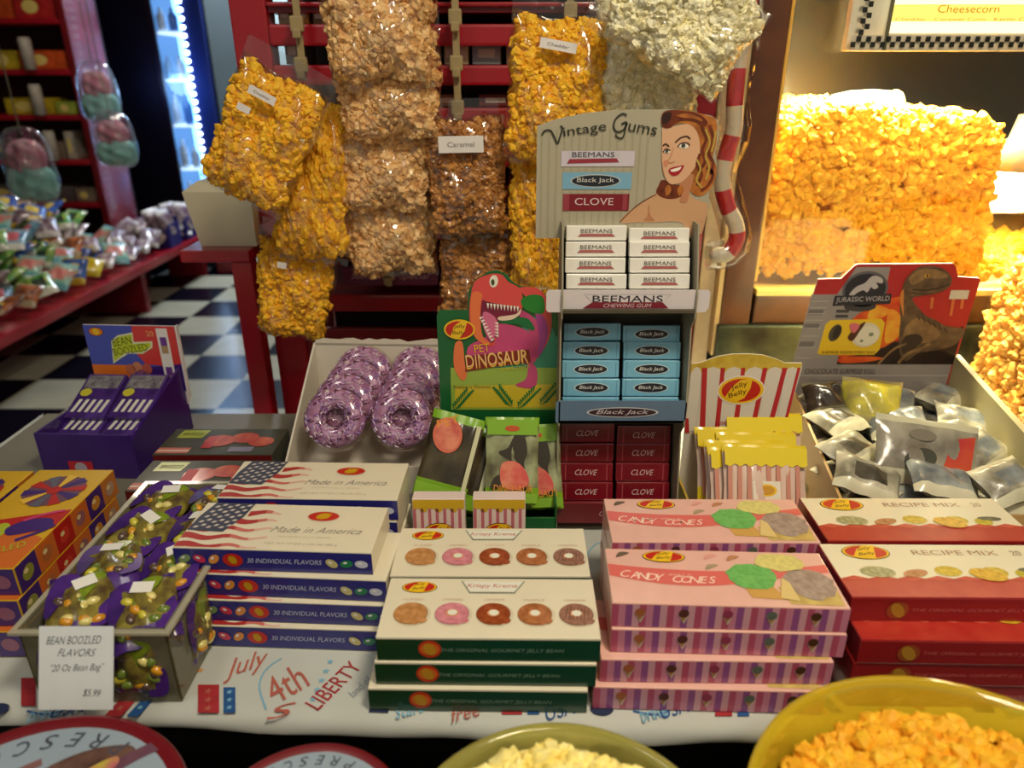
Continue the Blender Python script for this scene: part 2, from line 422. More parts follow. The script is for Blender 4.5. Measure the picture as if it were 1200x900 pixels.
for i in range(-2, 3):
    o = i * .62
    def Q(px, py): x, y = wp(px, py); return (x + o, y)
    def blk(x0, y0, x1, y1, m):
        b.decal(FT, [Q(x0, y1), Q(x1, y1), Q(x1, y0), Q(x0, y0)], m, .0009)
    def wr(t, px, py, h, w, m, rot=0, sh=0): x, y = Q(px, py); b.text(FT, t, x, y, h, m, .0012, w=w, rot=rot, shear=sh)
    blk(232, 803, 257, 836, CR); blk(262, 806, 276, 836, CB); blk(588, 806, 612, 838, CR); blk(618, 806, 632, 838, CB); blk(838, 806, 858, 840, CR); blk(864, 806, 878, 840, CB); blk(25, 795, 42, 828, CR)
    for k in range(3):
        for c in (244, 600, 848): star(b, FT, *Q(c, 811 + k * 10), .0045, CBR, .0014)
        for c in (269, 625, 871): star(b, FT, *Q(c, 812 + k * 9), .0035, CLB, .0014)
    wr('July', 288, 781, .034, .050, CBR, .45, .5); wr('4th', 335, 802, .040, .040, CBR, .75, .2)
    for k in range(5): star(b, FT, *Q(387 - k * 5, 776 + k * 11), .0042, CLB, .0010)
    wr('LIBERTY', 392, 803, .019, .068, CR, 1.05); wr('land of the', 428, 800, .010, .045, mat((140, 150, 160), .7), 1.0, .3)
    b.stroke(FT, [Q(180, 806), Q(205, 802), Q(222, 785), Q(216, 765)], .0026, CB, .0009); b.stroke(FT, [Q(150, 795), Q(160, 780), Q(178, 772)], .0018, CLB, .0009)
    b.stroke(FT, [Q(312, 832), Q(304, 805), Q(312, 785), Q(330, 772)], .0018, CLB, .0009)
    star(b, FT, *Q(214, 797), .006, CO); star(b, FT, *Q(235, 786), .004, CO)
    for (px, py, t, m) in ((480, 832, 'stars', CLB), (545, 836, 'free', CBR), (655, 834, 'USA', CB), (330, 834, 'S', CBR), (765, 836, 'brave', CLB), (80, 832, 'USA', CB)): wr(t, px, py, .016, .030, m, .3, .3)
    b.decal(FT, [Q(432, 835), Q(455, 836), Q(460, 812), Q(448, 822), Q(440, 810)], CN, .0010); b.ell(FT, *Q(705, 832), .012, .008, CN, .0010)
    b.stroke(FT, [Q(742, 834), Q(770, 838), Q(790, 828), Q(794, 812)], .0026, CB, .0010)
    # scattered print further back, mostly under the boxes
    for k in range(6): star(b, FT, -.28 + o + k * .1, .87 + .1 * (k % 3), .008, (CR, CB, CO)[k % 3]); b.stroke(FT, [(-.30 + o + k * .1, .80), (-.28 + o + k * .1, .83), (-.25 + o + k * .1, .82)], .002, CLB)
b.build('tablecloth', label='white cloth printed with red and blue patriotic script over the candy table', cat='tablecloth')

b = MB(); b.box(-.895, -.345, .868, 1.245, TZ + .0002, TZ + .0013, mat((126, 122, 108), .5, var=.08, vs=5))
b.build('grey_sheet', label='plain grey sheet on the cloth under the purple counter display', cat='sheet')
# lower counter in front of the table that carries tins and bowls
cn = thing('display_shelf', (0, 0, 0), label='black low shelf in front of the table holding tins and popcorn bowls', cat='shelf')
b = MB(); b.box(-.75, .75, .06, .552, .62, .65, BLK, .004); b.build('shelf_board', cn)
b = MB(); b.box(-.73, .73, .40, .46, 0, .62, BLK, .003); b.build('back_panel', cn)
for x in (-.72, .70):
    b = MB(); b.box(x, x + .03, .08, .42, 0, .62, BLK, .003); b.build('leg', cn)

# ------------------------------------------------------------------ red slatted shelving unit behind the table
UY = 1.36
un = thing('shelving_unit', (0, UY, 0), label='red painted slatted shelving unit standing behind the hanging popcorn bags', cat='shelf unit')
b = MB(); b.box(-.478, -.415, 0, .05, 0, 2.3, RED, .004); b.build('post', un)
b = MB(); b.box(.325, .362, 0, .05, 0, 2.3, RED, .004); b.build('post', un)
b = MB(); b.box(.364, .395, -.002, .05, 0, 2.3, mat((214, 190, 150), .5, var=.1), .003); o = b.build('edge_board', un); o['label'] = 'pale wooden edge board'
for x in (-.478, .325):
    b = MB(); b.box(x, x + .03, .36, .39, 0, 2.3, RED2, .003); b.build('post', un)
def zat(py): return at_depth(560, py, UY)[1]
rails = [(-45, -20), (2, 8), (28, 54), (76, 100), (126, 150), (172, 196), (217, 238), (262, 281), (345, 365)]
for y0, y1 in rails:
    z1, z0 = zat(y0), zat(y1)
    b = MB(); b.box(-.415, .325, .006, .34, z1 - .016, z1 - .002, RED2, .002)
    b.box(-.415, .325, -.004, .014, z0, z1, RED, .005); b.build('shelf', un)
b = MB(); b.box(-.415, .325, .004, .02, .35, zat(386), RED2, .003); o = b.build('front_panel', un)
b = MB(); b.box(-.44, .345, .345, .36, 0, 2.3, mat((26, 12, 14), .7, var=.2)); b.build('back_panel', un)
# things on the shelves seen between the rails
box_cols = [((214, 150, 60), 'orange'), ((210, 196, 160), 'cream'), ((120, 30, 40), 'dark red'), ((196, 178, 150), 'beige'), ((170, 180, 186), 'grey'), ((232, 214, 170), 'ivory'), ((146, 120, 90), 'brown')]
zs = [zat(28), zat(76), zat(126), zat(172)]
random.seed(3)
spots = []
for (x, w, c, zi, hh) in [(-.405, .02, 1, 0, .035), (-.382, .03, 0, 0, .032), (-.345, .02, 6, 0, .03), (-.40, .025, 4, 1, .05), (-.20, .022, 1, 1, .036), (-.17, .02, 5, 1, .036), (-.145, .02, 3, 1, .036),
                          (-.12, .018, 1, 1, .036), (-.095, .018, 5, 1, .036), (-.07, .05, 4, 1, .036), (-.01, .05, 4, 1, .034), (.05, .03, 6, 1, .036), (-.16, .07, 6, 2, .02), (-.06, .06, 2, 2, .02), (.02, .06, 6, 2, .02)]:
    spots.append((x, w, c, zs[zi], hh))
names = ['stood upright', 'pushed to the rail', 'next to its neighbours']
for k, (x, w, c, z, hh) in enumerate(spots):
    b = MB(); b.box(0, w, 0, .12, 0, hh, mat(box_cols[c][0], .5, var=.15, vs=40), .002)
    b.rect(Fr((0, 0, 0), (1, 0, 0), (0, 0, 1)), w * .2, hh * .3, w * .8, hh * .7, mat((240, 236, 220), .5), .0005)
    b.build('candy_carton', loc=(x, UY + .03, z + .001), label='small %s carton seen through the red slats behind the bags' % box_cols[c][1], cat='carton', group='cartons behind the red slats')
xw, zw = at_depth(602, 262, UY + .05)
b = MB(); b.add([(-.022, -.02, 0), (.022, -.02, 0), (.022, .02, 0), (-.022, .02, 0), (0, 0, .036)], [(0, 1, 4), (1, 2, 4), (2, 3, 4), (3, 0, 4), (3, 2, 1, 0)], WHITE)
b.build('paper_cone', loc=(xw, UY + .06, zat(262)), label='white pointed paper cone on the slatted shelf beside the dark caramel corn', cat='paper cone')
xs_, zs_ = at_depth(460, 318, UY)
b = MB(); b.box(-.09, .09, 0, .02, 0, .035, mat((120, 40, 84), .4, coat=.4, var=.2), .003)
b.text(Fr((0, 0, 0), (1, 0, 0), (0, 0, 1)), 'Something Special', 0, .017, .014, mat((226, 170, 190), .5), .0008, w=.15, shear=.4)
b.build('candy_carton', loc=(xs_ + .0, UY - .03, zat(330)), label='purple carton with pink script below the tan caramel corn', cat='carton')
b = MB(); b.box(-.25, .25, .0, .10, 0, .03, BLK, .003)
for k in range(9): b.ell(Fr((-.22 + k * .055, -.0, .015), (1, 0, 0), (0, 0, 1)), 0, 0, .018, .009, mat((70, 64, 66), .2, coat=1), .001)
b.build('black_tray', loc=(-.10, UY + .02, zat(364)), label='black tray on the red shelf rail under the purple carton', cat='tray')

# side shelf with the white tub on it
sx, sz = at_depth(240, 283, 1.36)
st = thing('side_stand', (0, 1.30, 0), label='small red side stand beside the slatted unit with a white tub on it', cat='stand')
b = MB(); b.box(-.61, -.482, 0, .30, 1.035, 1.058, RED, .004); b.build('top', st)
b = MB(); b.box(-.520, -.482, 0.004, .04, 0, 1.035, RED, .004); b.build('leg', st)
b = MB(); b.box(-.520, -.482, .26, .296, 0, 1.035, RED, .004); b.build('leg', st)
b = MB()
vs = []
for (z, w0, w1, d) in ((0, -.052, .052, .05), (.10, -.066, .058, .06), (.118, -.04, .046, .05)):
    vs += [(w0, -d, z), (w1, -d, z), (w1, d, z), (w0, d, z)]
fs = [(3, 2, 1, 0), (8, 9, 10, 11)] + [(k * 4 + i, k * 4 + (i + 1) % 4, k * 4 + 4 + (i + 1) % 4, k * 4 + 4 + i) for k in range(2) for i in range(4)]
b.add(vs, fs, mat((214, 206, 178), .5, var=.05, vs=10))
b.build('paper_tub', loc=(-.530, 1.385, 1.0585), label='plain off-white tub standing on the red side stand left of the bags', cat='tub')

# ------------------------------------------------------------------ low red ledge with the candy heap (left)
le = thing('candy_ledge', (-2.2, 0, 0), label='long low red display ledge over the checkered floor, heaped with candy', cat='ledge')
b = MB(); b.box(-.95, 0, 2.3, 4.55, .27, .32, RED, .005); b.box(-.345, 0, 4.55, 5.25, .27, .32, RED, .005); b.build('top', le)
for y in (2.55, 4.27, 5.18):
    b = MB(); b.box(-.85 if y < 4.5 else -.33, -.06, y, y + .05, 0, .27, RED2, .004); b.build('support', le)
b = MB(); WG = mat((60, 14, 18), .5, var=.2); b.add([(-.94, 2.35, .321), (-.25, 2.35, .321), (-.94, 2.35, .60), (-.94, 4.48, .321), (-.25, 4.48, .321), (-.94, 4.48, .60)], [(0, 1, 2), (5, 4, 3), (1, 4, 5, 2), (0, 2, 5, 3), (0, 3, 4, 1)], WG); b.build('sloping_riser', le)
b = MB(); b.box(.00, .13, 5.26, 5.32, .0, .23, RED2, .004); b.build('end_panel', le)

# red shelf rack behind the ledge
ra = thing('shelf_rack', (-3.52, 4.62, 0), label='tall dark red candy rack in the far left corner of the shop', cat='shelf rack')
b = MB(); b.box(0, .95, .35, .37, 0, 2.4, DRED); b.build('back_panel', ra)
b = MB(); b.box(.91, .95, 0, .35, 0, 2.4, RED2, .004); b.build('side_panel', ra)
b = MB(); b.box(0, .04, 0, .35, 0, 2.4, RED2, .004); b.build('side_panel', ra)
RZ = [.62, .88, 1.14, 1.39, 1.66]
for z in RZ:
    b = MB(); b.box(.04, .91, -.02, .35, z - .03, z, RED, .004); b.build('shelf', ra)
random.seed(11)
rc = [((226, 90, 30), 'orange'), ((214, 186, 40), 'yellow'), ((170, 190, 70), 'lime green'), ((200, 190, 170), 'pale'), ((200, 40, 40), 'red'), ((150, 130, 110), 'brown'), ((110, 100, 96), 'grey')]
for zi, row in enumerate([[(6, .25, .10), (6, .3, .09), (5, .2, .08)], [(6, .28, .12), (5, .28, .10), (3, .06, .16)], [(1, .30, .09), (2, .32, .07), (1, .16, .1)], [(1, .15, .10), (0, .35, .10), (3, .06, .17)], [(0, .35, .12), (4, .30, .12)]]):
    x = .46 if zi < 4 else .3
    if zi in (0, 1): x = .2
    for c, w, h in row:
        if x + w > .89: w = max(.04, .89 - x)
        b = MB(); b.box(0, w - .01, 0, .18, 0, h, mat(rc[c][0], .45, var=.4, vs=18), .004)
        b.ell(Fr((0, 0, 0), (1, 0, 0), (0, 0, 1)), w * .4, h * .5, w * .2, h * .3, mat((236, 214, 120), .5), .001)
        b.build('candy_box', loc=(-3.52 + x, 4.64, RZ[zi] + .0015), label='%s box on %s of the far left rack' % (rc[c][1], ['the bottom visible shelf', 'the second shelf up', 'the middle shelf', 'the fourth shelf up', 'the top shelf'][zi]), cat='box', group='boxes on the dark red rack')
        x += w + .005
        if x > .86: break
for (px, py, zi) in ((33, 60, 3), (45, 115, 2), (60, 165, 1)):
    X, Z = at_depth(px, py, 4.6)
    b = MB(); b.lathe([(0, 0), (.032, 0), (.034, .15), (.028, .17), (0, .17)], mat((206, 196, 180), .5, var=.3, vs=25), 20)
    b.build('candy_tube', loc=(X, 4.585, RZ[zi]), label='pale round tube standing on %s of the dark red rack' % ['', 'the second shelf', 'the third shelf', 'the fourth shelf'][zi], cat='tube')

# cotton candy bags hanging in front of the rack
BEIGE0 = mat((120, 110, 90), .5)
def floss_bag(w, h, seed, top_z):
    r = random.Random(seed)
    bot = MB(); v, f = super_surf(w / 2, .06, h * .24, 3, 0, wr=.2, seed=seed); bot.add([(x, y, z - h * .72) for x, y, z in v], f, mat((150, 208, 204), .8, var=.15, vs=14, bump=.6, bs=30), True)
    top = MB(); v, f = super_surf(w / 2 * .8, .05, h * .24, 2.4, 0, wr=.25, seed=seed + 2); top.add([(x, y, z - h * .40) for x, y, z in v], f, mat((206, 110, 140), .8, rgb2=(196, 160, 170), vs=16, bump=.6, bs=30), True)
    fl = MB(); v, f = super_surf(w / 2 * 1.06, .07, h / 2, 3.4, .12, wr=.25, seed=seed); fl.add([(x, y, z - h / 2) for x, y, z in v], f, FILM, True)
    hk = MB(); hk.tube([(0, 0, -.01), (0, .0, .03), (0, 0, 2.66 - top_z)], .003, BEIGE0, 6)
    return top, bot, fl, hk
for k, (px, py, w, h, y, lb) in enumerate([(107, 70, .20, .34, 4.40, 'pink and teal cotton candy bag hanging highest by the dark cooler'), (127, 130, .21, .30, 4.18, 'pink and teal cotton candy bag hanging lowest beside the dark cooler'),
                                     (22, 148, .20, .33, 3.3, 'pink and pale cotton candy bag hanging at the left picture edge')]):
    X, Z = at_depth(px, py, y); t = thing('cotton_candy_bag', (X, y, Z), label=lb, cat='bag of cotton candy', group='cotton candy bags at the rack')
    a, b2, c, d = floss_bag(w, h, k, Z)
    a.build('pink_floss', t); b2.build('teal_floss', t); c.build('plastic_film', t); d.build('hanging_cord', t)

# bladed black pole display
# drinks cooler with blue lit door
co = thing('drinks_cooler', (0, 5.40, 0), label='tall black drinks cooler with a blue-white lit glass door', cat='cooler')
NAVY = mat((10, 10, 26), .3, coat=.4, var=.3, vs=4)
b = MB(); b.box(-3.02, -2.44, 0, .6, 0, 2.3, NAVY, .01); b.box(-2.44, -2.06, .45, .6, 0, 2.3, NAVY); b.box(-2.09, -2.06, 0, .45, 0, 2.3, NAVY); b.box(-2.56, -2.09, .02, .45, 2.2, 2.3, NAVY); b.box(-2.56, -2.09, .02, .45, 0, .3, NAVY)
b.build('cabinet', co)
b = MB()
b.box(-2.22, -2.075, -.03, .0, .3, 2.2, mat((24, 46, 120), .25, coat=.6), .006); b.box(-2.44, -2.40, -.03, 0, .3, 2.2, NAVY, .004); door_fr = b.build('door_frame', co)
b = MB(); b.box(-2.40, -2.22, -.02, -.012, .3, 2.2, GLASS); b.build('door_glass', co)
b = MB(); b.box(-2.44, -2.10, .40, .44, .3, 2.2, mat((120, 185, 255), .5, emit=4.5)); b.build('lit_back', co)
b = MB(); LED = mat((215, 235, 255), .5, emit=14)
for k in range(34):
    z = .45 + k * .052
    b.box(-2.215, -2.198, -.045, -.03, z, z + .02, LED, .003)
b.build('led_strip', door_fr)
for k in range(6):
    z = .42 + k * .30
    b = MB(); b.box(-2.435, -2.10, .03, .40, z, z + .012, mat((200, 225, 245), .4, emit=1.5)); b.build('shelf', co)
random.seed(5)
for k in range(6):
    z = .432 + k * .30
    for j in range(4):
        hgt = random.choice((.15, .17, .2)); c = random.choice(((220, 235, 245), (70, 130, 200), (240, 240, 240), (150, 190, 220)))
        b = MB(); b.lathe([(0, 0), (.028, 0), (.03, .02), (.03, hgt * .65), (.012, hgt * .85), (.012, hgt), (0, hgt)], mat(c, .2, coat=.6, var=.3, vs=30), 14)
        b.build('drink_bottle', loc=(-2.395 + j * .080, 5.48, z + .0005), label='small bottle standing in the blue lit cooler', cat='bottle', group='bottles in the lit cooler')
# far counter with a pan
fc = thing('prep_counter', (-2.0, 6.22, 0), label='white far counter against the grey back wall', cat='counter')
X, Z = at_depth(262, 150, 6.05)
b = MB(); b.box(-.6, .6, -.17, .17, Z - .05, Z, mat((190, 198, 196), .4), .01); b.build('top', fc)
b = MB(); b.box(-.57, .57, -.14, .16, 0, Z - .05, mat((60, 50, 54), .6, var=.2), .01); b.build('cabinet', fc)
X2, Z2 = at_depth(266, 128, 5.7)
b = MB(); b.lathe([(0, 0), (.10, 0), (.145, .07), (.155, .07), (.11, -.008), (0, -.008)], mat((170, 165, 140), .25, metal=.7), 40)
b.build('metal_pan', loc=(-2.20, 6.21, Z + .009), label='wide shallow metal pan on the far white counter', cat='pan')

# ================================================================== CANDY HEAP ON THE RED LEDGE
def pouch(w, h, t, m1, m2, m3=None, seed=0, seal=True):
    b = MB(); nu, nv = 12, 10; r = random.Random(seed); vs = []; fs = []
    for side in (1, -1):
        base = len(vs)
        for j in range(nv + 1):
            for i in range(nu + 1):
                u = i / nu * 2 - 1; v = j / nv * 2 - 1
                k = max(0, (1 - abs(u) ** 3) * (1 - abs(v * 1.12) ** 4 if abs(v) < .89 else 0)) ** .6
                vs.append((u * w / 2 * (1 - .05 * (1 - abs(v)) ), v * h / 2, side * (t / 2 * k * (1 + .16 * math.sin(5 * u + 4 * v + seed)) + .0006) + .0015 * math.sin(u * 9 + seed)))
        for j in range(nv):
            for i in range(nu):
                q = [base + j * (nu + 1) + i, base + j * (nu + 1) + i + 1, base + (j + 1) * (nu + 1) + i + 1, base + (j + 1) * (nu + 1) + i]
                fs.append(tuple(q if side > 0 else reversed(q)))
    nf = len(fs)
    b.add(vs, fs, m1, True)
    for q in range(nf):
        j = (q % (nu * nv)) // nu; i = q % nu
        if j in (0, 1, nv - 1): b.m[q] = b.mi(m2)
        elif m3 and 3 <= j <= 6 and 3 <= i <= 8: b.m[q] = b.mi(m3)
    return b
HEAP = [
    ('candy_packet', 'packet', lambda s: pouch(.15, .20, .05, mat((150, 196, 214), .3, coat=.6, rgb2=(60, 120, 180), vs=16), mat((236, 236, 230), .3), mat((226, 120, 130), .3), s), 'light blue and white candy packet'),
    ('candy_packet', 'packet', lambda s: pouch(.16, .20, .05, mat((70, 110, 190), .3, coat=.6, rgb2=(40, 60, 130), vs=16), mat((214, 180, 60), .3), mat((230, 200, 90), .3), s), 'deep blue candy packet with a yellow patch'),
    ('candy_packet', 'packet', lambda s: pouch(.14, .18, .05, mat((206, 184, 178), .3, coat=.6, rgb2=(130, 84, 110), vs=22), mat((180, 170, 160), .3), None, s), 'clear packet of pinkish brown candies'),
    ('candy_packet', 'packet', lambda s: pouch(.14, .18, .05, mat((70, 150, 80), .3, coat=.6, rgb2=(190, 210, 90), vs=18), mat((226, 226, 210), .3), mat((60, 70, 60), .3), s), 'green and lime candy packet'),
    ('candy_packet', 'packet', lambda s: pouch(.14, .18, .05, mat((120, 86, 110), .3, coat=.6, rgb2=(176, 160, 160), vs=26), mat((214, 206, 200), .25), None, s), 'clear packet of dark purple candies'),
    ('candy_packet', 'packet', lambda s: pouch(.15, .18, .06, mat((226, 200, 30), .35, coat=.5, rgb2=(206, 160, 20), vs=20), mat((200, 176, 40), .3), None, s), 'bright yellow candy packet'),
    ('candy_packet', 'packet', lambda s: pouch(.15, .19, .05, mat((150, 216, 196), .35, coat=.5, rgb2=(226, 130, 120), vs=12), mat((120, 190, 200), .3), mat((230, 140, 130), .4), s), 'mint packet with coral round prints'),
    ('candy_packet', 'packet', lambda s: pouch(.14, .18, .05, mat((196, 110, 60), .3, coat=.6, rgb2=(90, 60, 50), vs=20), mat((210, 190, 160), .3), None, s), 'orange brown candy packet'),
]
protos = []
def heap_z(x, y):
    zb = .33
    if y < 4.52: zb += .28 * min(1, max(0, (-2.45 - x) / .69))
    return zb
random.seed(21)
def heap_kind(x, y):
    if y > 4.45: return random.choice((2, 4, 4, 2, 4))
    if y > 3.9: return random.choice((2, 4, 3, 6, 1, 3, 7))
    if y > 3.3: return random.choice((1, 3, 6, 5, 0, 3, 2))
    return random.choice((0, 1, 0, 4, 2, 5, 7, 0))
src = {}
n_heap = 0
y = 2.42
while y < 5.18:
    xr = -2.98 if y < 4.36 else -2.52
    x = -2.29
    while x > xr:
        for lay in range((3 if y < 4.4 else 2) if x < -2.5 else (2 if x < -2.34 else 1)):
            k = heap_kind(x, y)
            xx = x + random.uniform(-.012, .012); yy = y + random.uniform(-.012, .012)
            z = heap_z(xx, yy) + .030 + lay * .065 + random.uniform(0, .015) + (0.05 if y > 4.5 else 0) * 0
            rot = (random.uniform(.3, .8), random.uniform(-.3, .3), random.uniform(-.7, .7))
            z = heap_z(xx, yy) - .008 + .082 * abs(math.sin(rot[0])) + .055 * abs(math.sin(rot[1])) + .036 + lay * .066
            if k not in src:
                me = HEAP[k][2](k).build('candy_packet'); src[k] = me.data; bpy.data.objects.remove(me)
            where = 'at the far end' if y > 4.5 else ('halfway along' if y > 3.6 else 'at the near end')
            hp_ = place(src[k], HEAP[k][0], loc=(xx, yy, z), rot=rot, label='%s %s of the red ledge' % (HEAP[k][3], where), cat='packet', group='candy packets (%s) %s of the red ledge' % (HEAP[k][3], where))
            hp_.scale = (.84, .84, .84); n_heap += 1
        x -= .14
    y += .14
# blue cartons at the far end of the ledge, filled with packets
for k, (px, y) in enumerate(((196, 4.72), (222, 4.98))):
    t = thing('blue_display_carton', (-2.30, y, .322), label='open deep blue carton on the red ledge, %s' % ('the nearer of two' if k == 0 else 'the farther of two, by the white tub'), cat='carton')
    BLU = mat((34, 30, 120), .45, coat=.3, var=.15)
    b = MB(); b.box(-.08, .08, -.085, -.08, 0, .13, BLU); b.box(-.08, .08, .08, .085, 0, .18, BLU); b.box(-.085, -.08, -.085, .085, 0, .15, BLU); b.box(.08, .085, -.085, .085, 0, .15, BLU); b.box(-.08, .08, -.08, .08, 0, .004, BLU)
    b.build('carton_body', t)
    for j in range(4):
        place(src[4], 'candy_packet', loc=(-2.35 + .035 * j, y + random.uniform(-.03, .03), .47), rot=(1.35, random.uniform(-.2, .2), 1.4 + random.uniform(-.2, .2)), label='clear packet of dark candies standing in a blue carton on the ledge', cat='packet', group='packets standing in the blue cartons')

# ================================================================== POPCORN CASE (right)
WOOD = mat((104, 58, 26), .4, coat=.4, rgb2=(72, 38, 16), vs=9)
cy = 1.34
pc = thing('popcorn_case', (0, cy, 0), label='wood framed glass popcorn case lit warm yellow, right of the shelving', cat='popcorn case')
b = MB(); b.box(.405, .462, -.01, .05, .84, 2.3, WOOD, .004)
b.box(.395, .405, -.006, .04, .84, 2.3, mat((220, 190, 130), .4), .002); b.box(.462, .468, -.006, .03, .99, 2.3, mat((226, 180, 80), .3, coat=.5), .002)
b.build('corner_post', pc)
zs1 = at_depth(910, 345, cy)[1]; zs0 = at_depth(910, 378, cy)[1]; zm = at_depth(910, 418, cy)[1]
b = MB(); b.box(.468, 2.2, -.008, .05, zs0, zs1, WOOD, .004); b.build('bottom_rail', pc)
b = MB(); b.box(.468, 2.2, -.010, .03, zs1 - .001, zs1 + .012, mat((232, 206, 110), .3, coat=.6), .003); b.build('brass_edge', pc)
b = MB(); b.box(.40, 2.2, -.02, .50, zm - .02, zs0, mat((92, 100, 74), .3, metal=.5, rgb2=(40, 44, 40), vs=12), .004); o = b.build('metal_base', pc)
b = MB(); b.box(.40, 2.2, 0, .5, 0, zm - .02, mat((22, 18, 18), .6), .004); b.build('cabinet', pc)
b = MB(); b.box(.468, 2.2, .006, .012, zs1 + .01, 2.25, GLASS); b.build('front_glass', pc)
b = MB(); b.box(.42, 2.2, .05, .50, zs1 - .02, zs1, mat((220, 200, 140), .4), .002); b.build('case_floor', pc)
b = MB(); b.box(.42, 2.2, .49, .50, zs1, 2.25, mat((26, 27, 25), .35, coat=.2, rgb2=(14, 15, 16), vs=3)); b.build('back_panel', pc)
b = MB(); b.box(.42, 2.2, .0, .5, 2.25, 2.3, WOOD, .004); b.build('canopy', pc)
b = MB(); b.box(.66, .78, .19, .31, 1.625, 1.66, BLK, .004); b.build('lamp_housing', pc)
# mound of cheddar corn behind the glass
def heap_mesh(name, P, size, filler, m):
    V, Fc = kernel_arrays(P, size); v, f = filler; f = np.array([[a, b_, c] for a, b_, c, d in f] + [[a, c, d] for a, b_, c, d in f])
    return raw_mesh(name, np.concatenate([V, np.array(v)]), np.concatenate([Fc, f + len(V)]), m)
a_, b_, c_ = .205, .19, .150
P = []
def rnd_box(x, y_, z, a, b2, c):      # rounded shoulders on the block of corn
    top = 1 - (.30 if x > 0 else .10) * max(0, (abs(x / a) - .45) / .55) ** 2 - .05 * math.sin(x * 22)
    return (x * (1 - .05 * (z / c)), y_, z * (top if z > 0 else 1))
while len(P) < 3800:
    u, v2 = rng.uniform(-1, 1), rng.uniform(-1, 1); q = rng.random()
    if q < .5: p_ = (u * a_, -b_, v2 * c_)
    elif q < .8: p_ = (u * a_, v2 * b_, c_)
    elif q < .95: p_ = (a_, u * b_, v2 * c_)
    else: p_ = (-a_ * .98, u * b_, v2 * c_)
    P.append(tuple(np.array(rnd_box(*p_, a_, b_, c_)) + rng.normal(size=3) * (.003, .0025, .003)))
P = np.array(P)
cx = .490 + .205; czz = 1.142
me = heap_mesh('popcorn', P, .0082, super_surf(a_ * .99, b_ * .97, c_ * .98, 9.0), CHED)
place(me, 'cheddar_popcorn', loc=(cx, cy + .232, czz), label='great block of yellow cheddar popcorn behind the case glass', cat='popcorn', kind='stuff')
P = np.stack([rng.uniform(.49, 1.9, 2600), rng.uniform(.045, .44, 2600), rng.uniform(0, .022, 2600)], 1)
P = P[(P[:, 0] > .925)]
P[:, 2] += np.clip((P[:, 0] - 1.2) * .05, 0, .05)
V, Fc = kernel_arrays(P, .0085); me = raw_mesh('popcorn', V, Fc, CHED)
place(me, 'loose_popcorn', loc=(0, cy, zs1 + .017), label='loose yellow popcorn scattered over the lit floor of the case', cat='popcorn', kind='stuff')
# scoop
X, Z = at_depth(1010, 118, cy + .18)
t = thing('popcorn_scoop', (X, cy + .18, czz + c_ + .006), rz=.15, label='grey metal popcorn scoop lying on top of the mound', cat='scoop')
b = MB(); n = 16; vs = []; fs = []
ST = mat((176, 172, 156), .3, metal=.5)
for k, (x, r, z) in enumerate([(-.075, .012, .014), (-.06, .024, .018), (-.03, .031, .020), (.02, .034, .020), (.07, .030, .018)]):
    for j in range(n + 1):
        a = math.pi * j / n; vs.append((x, r * math.cos(a), r * math.sin(a) * .85 + .0))
for k in range(4):
    for j in range(n): fs.append((k * (n + 1) + j, k * (n + 1) + j + 1, (k + 1) * (n + 1) + j + 1, (k + 1) * (n + 1) + j))
b.add(vs, fs, ST, True); b.add([v for v in vs[:n + 1]], [tuple(range(n + 1))], ST); b.build('bowl', t)
b = MB(); b.tube([(.07 + .0, .03 * math.cos(a), .026 * math.sin(a)) for a in [math.pi * k / 12 for k in range(13)]], .003, mat((230, 200, 110), .3, metal=.6), 6); b.build('rim', t)
# added glowing dome with shade, stands in for a blown-out highlight
t = thing('added_glow_lamp', (1.04, cy + .19, 1.16), label='added white glowing lamp standing in for a bright highlight, right in the popcorn case', cat='lamp')
b = MB(); v, f = super_surf(.082, .082, .070, 2); b.add(v, f, mat((255, 240, 190), .5, emit=40), True); b.build('glow_dome', t)
b = MB(); b.lathe([(.02, .12), (.03, .07), (.105, .02), (.108, .018), (.03, .075), (.022, .12)], mat((200, 190, 160), .3, metal=.7), 28); b.tube([(0, 0, .11), (0, 0, 1.06)], .006, BLK, 8); b.build('shade', t)
b = MB(); b.box(.94, 2.19, .34, .42, 1.060, 1.068, mat((250, 236, 190), .3, coat=.5), .002); b.build('inner_shelf', pc)
# sign board in the case
X0, Z0 = at_depth(976, 61, cy + .02); X1, Z1 = at_depth(1200, 3, cy + .02)
sg = thing('flavor_sign', (X0, cy - .03, Z0), label='lit white and yellow flavor sign with a black checkered border over the case', cat='sign')
F = Fr((0, -.006, 0), (1, 0, 0), (0, 0, 1)); W = .75; Hh = .40
SB = mat((255, 250, 226), .4, emit=.75); SY = mat((255, 240, 120), .4, emit=.7)
b = MB(); b.box(0, W, 0, .02, 0, Hh, mat((226, 222, 200), .4), .003); b.build('panel', sg)
k = (Z1 - Z0) / 58.0
b = MB()
b.rect(F, .0, 0, W, 18 * k, mat((206, 200, 180), .5), .007); b.rect(F, 40 / 840 * 1.2, 20 * k, W, Hh, SB, .008)
b.rect(F, 40 / 840 * 1.25, 33 * k, W, 52 * k, SY, .009)
CK = mat((24, 26, 20), .5); q = 6.2 * k
for i in range(int(W / q)):
    for j in range(2):
        if (i + j) % 2 == 0: b.rect(F, i * q, 4 * k + j * q, (i + 1) * q, 4 * k + (j + 1) * q, CK, .010)
for i in range(int(Hh / q) - 3):
    for j in range(2):
        if (i + j) % 2 == 0: b.rect(F, .010 + j * q, 18 * k + i * q, .010 + (j + 1) * q, 18 * k + (i + 1) * q, CK, .010)
b.text(F, 'Cheesecorn', 138 * k, 47 * k, 9 * k, mat((206, 140, 30), .5, emit=.2), .011, w=76 * k)
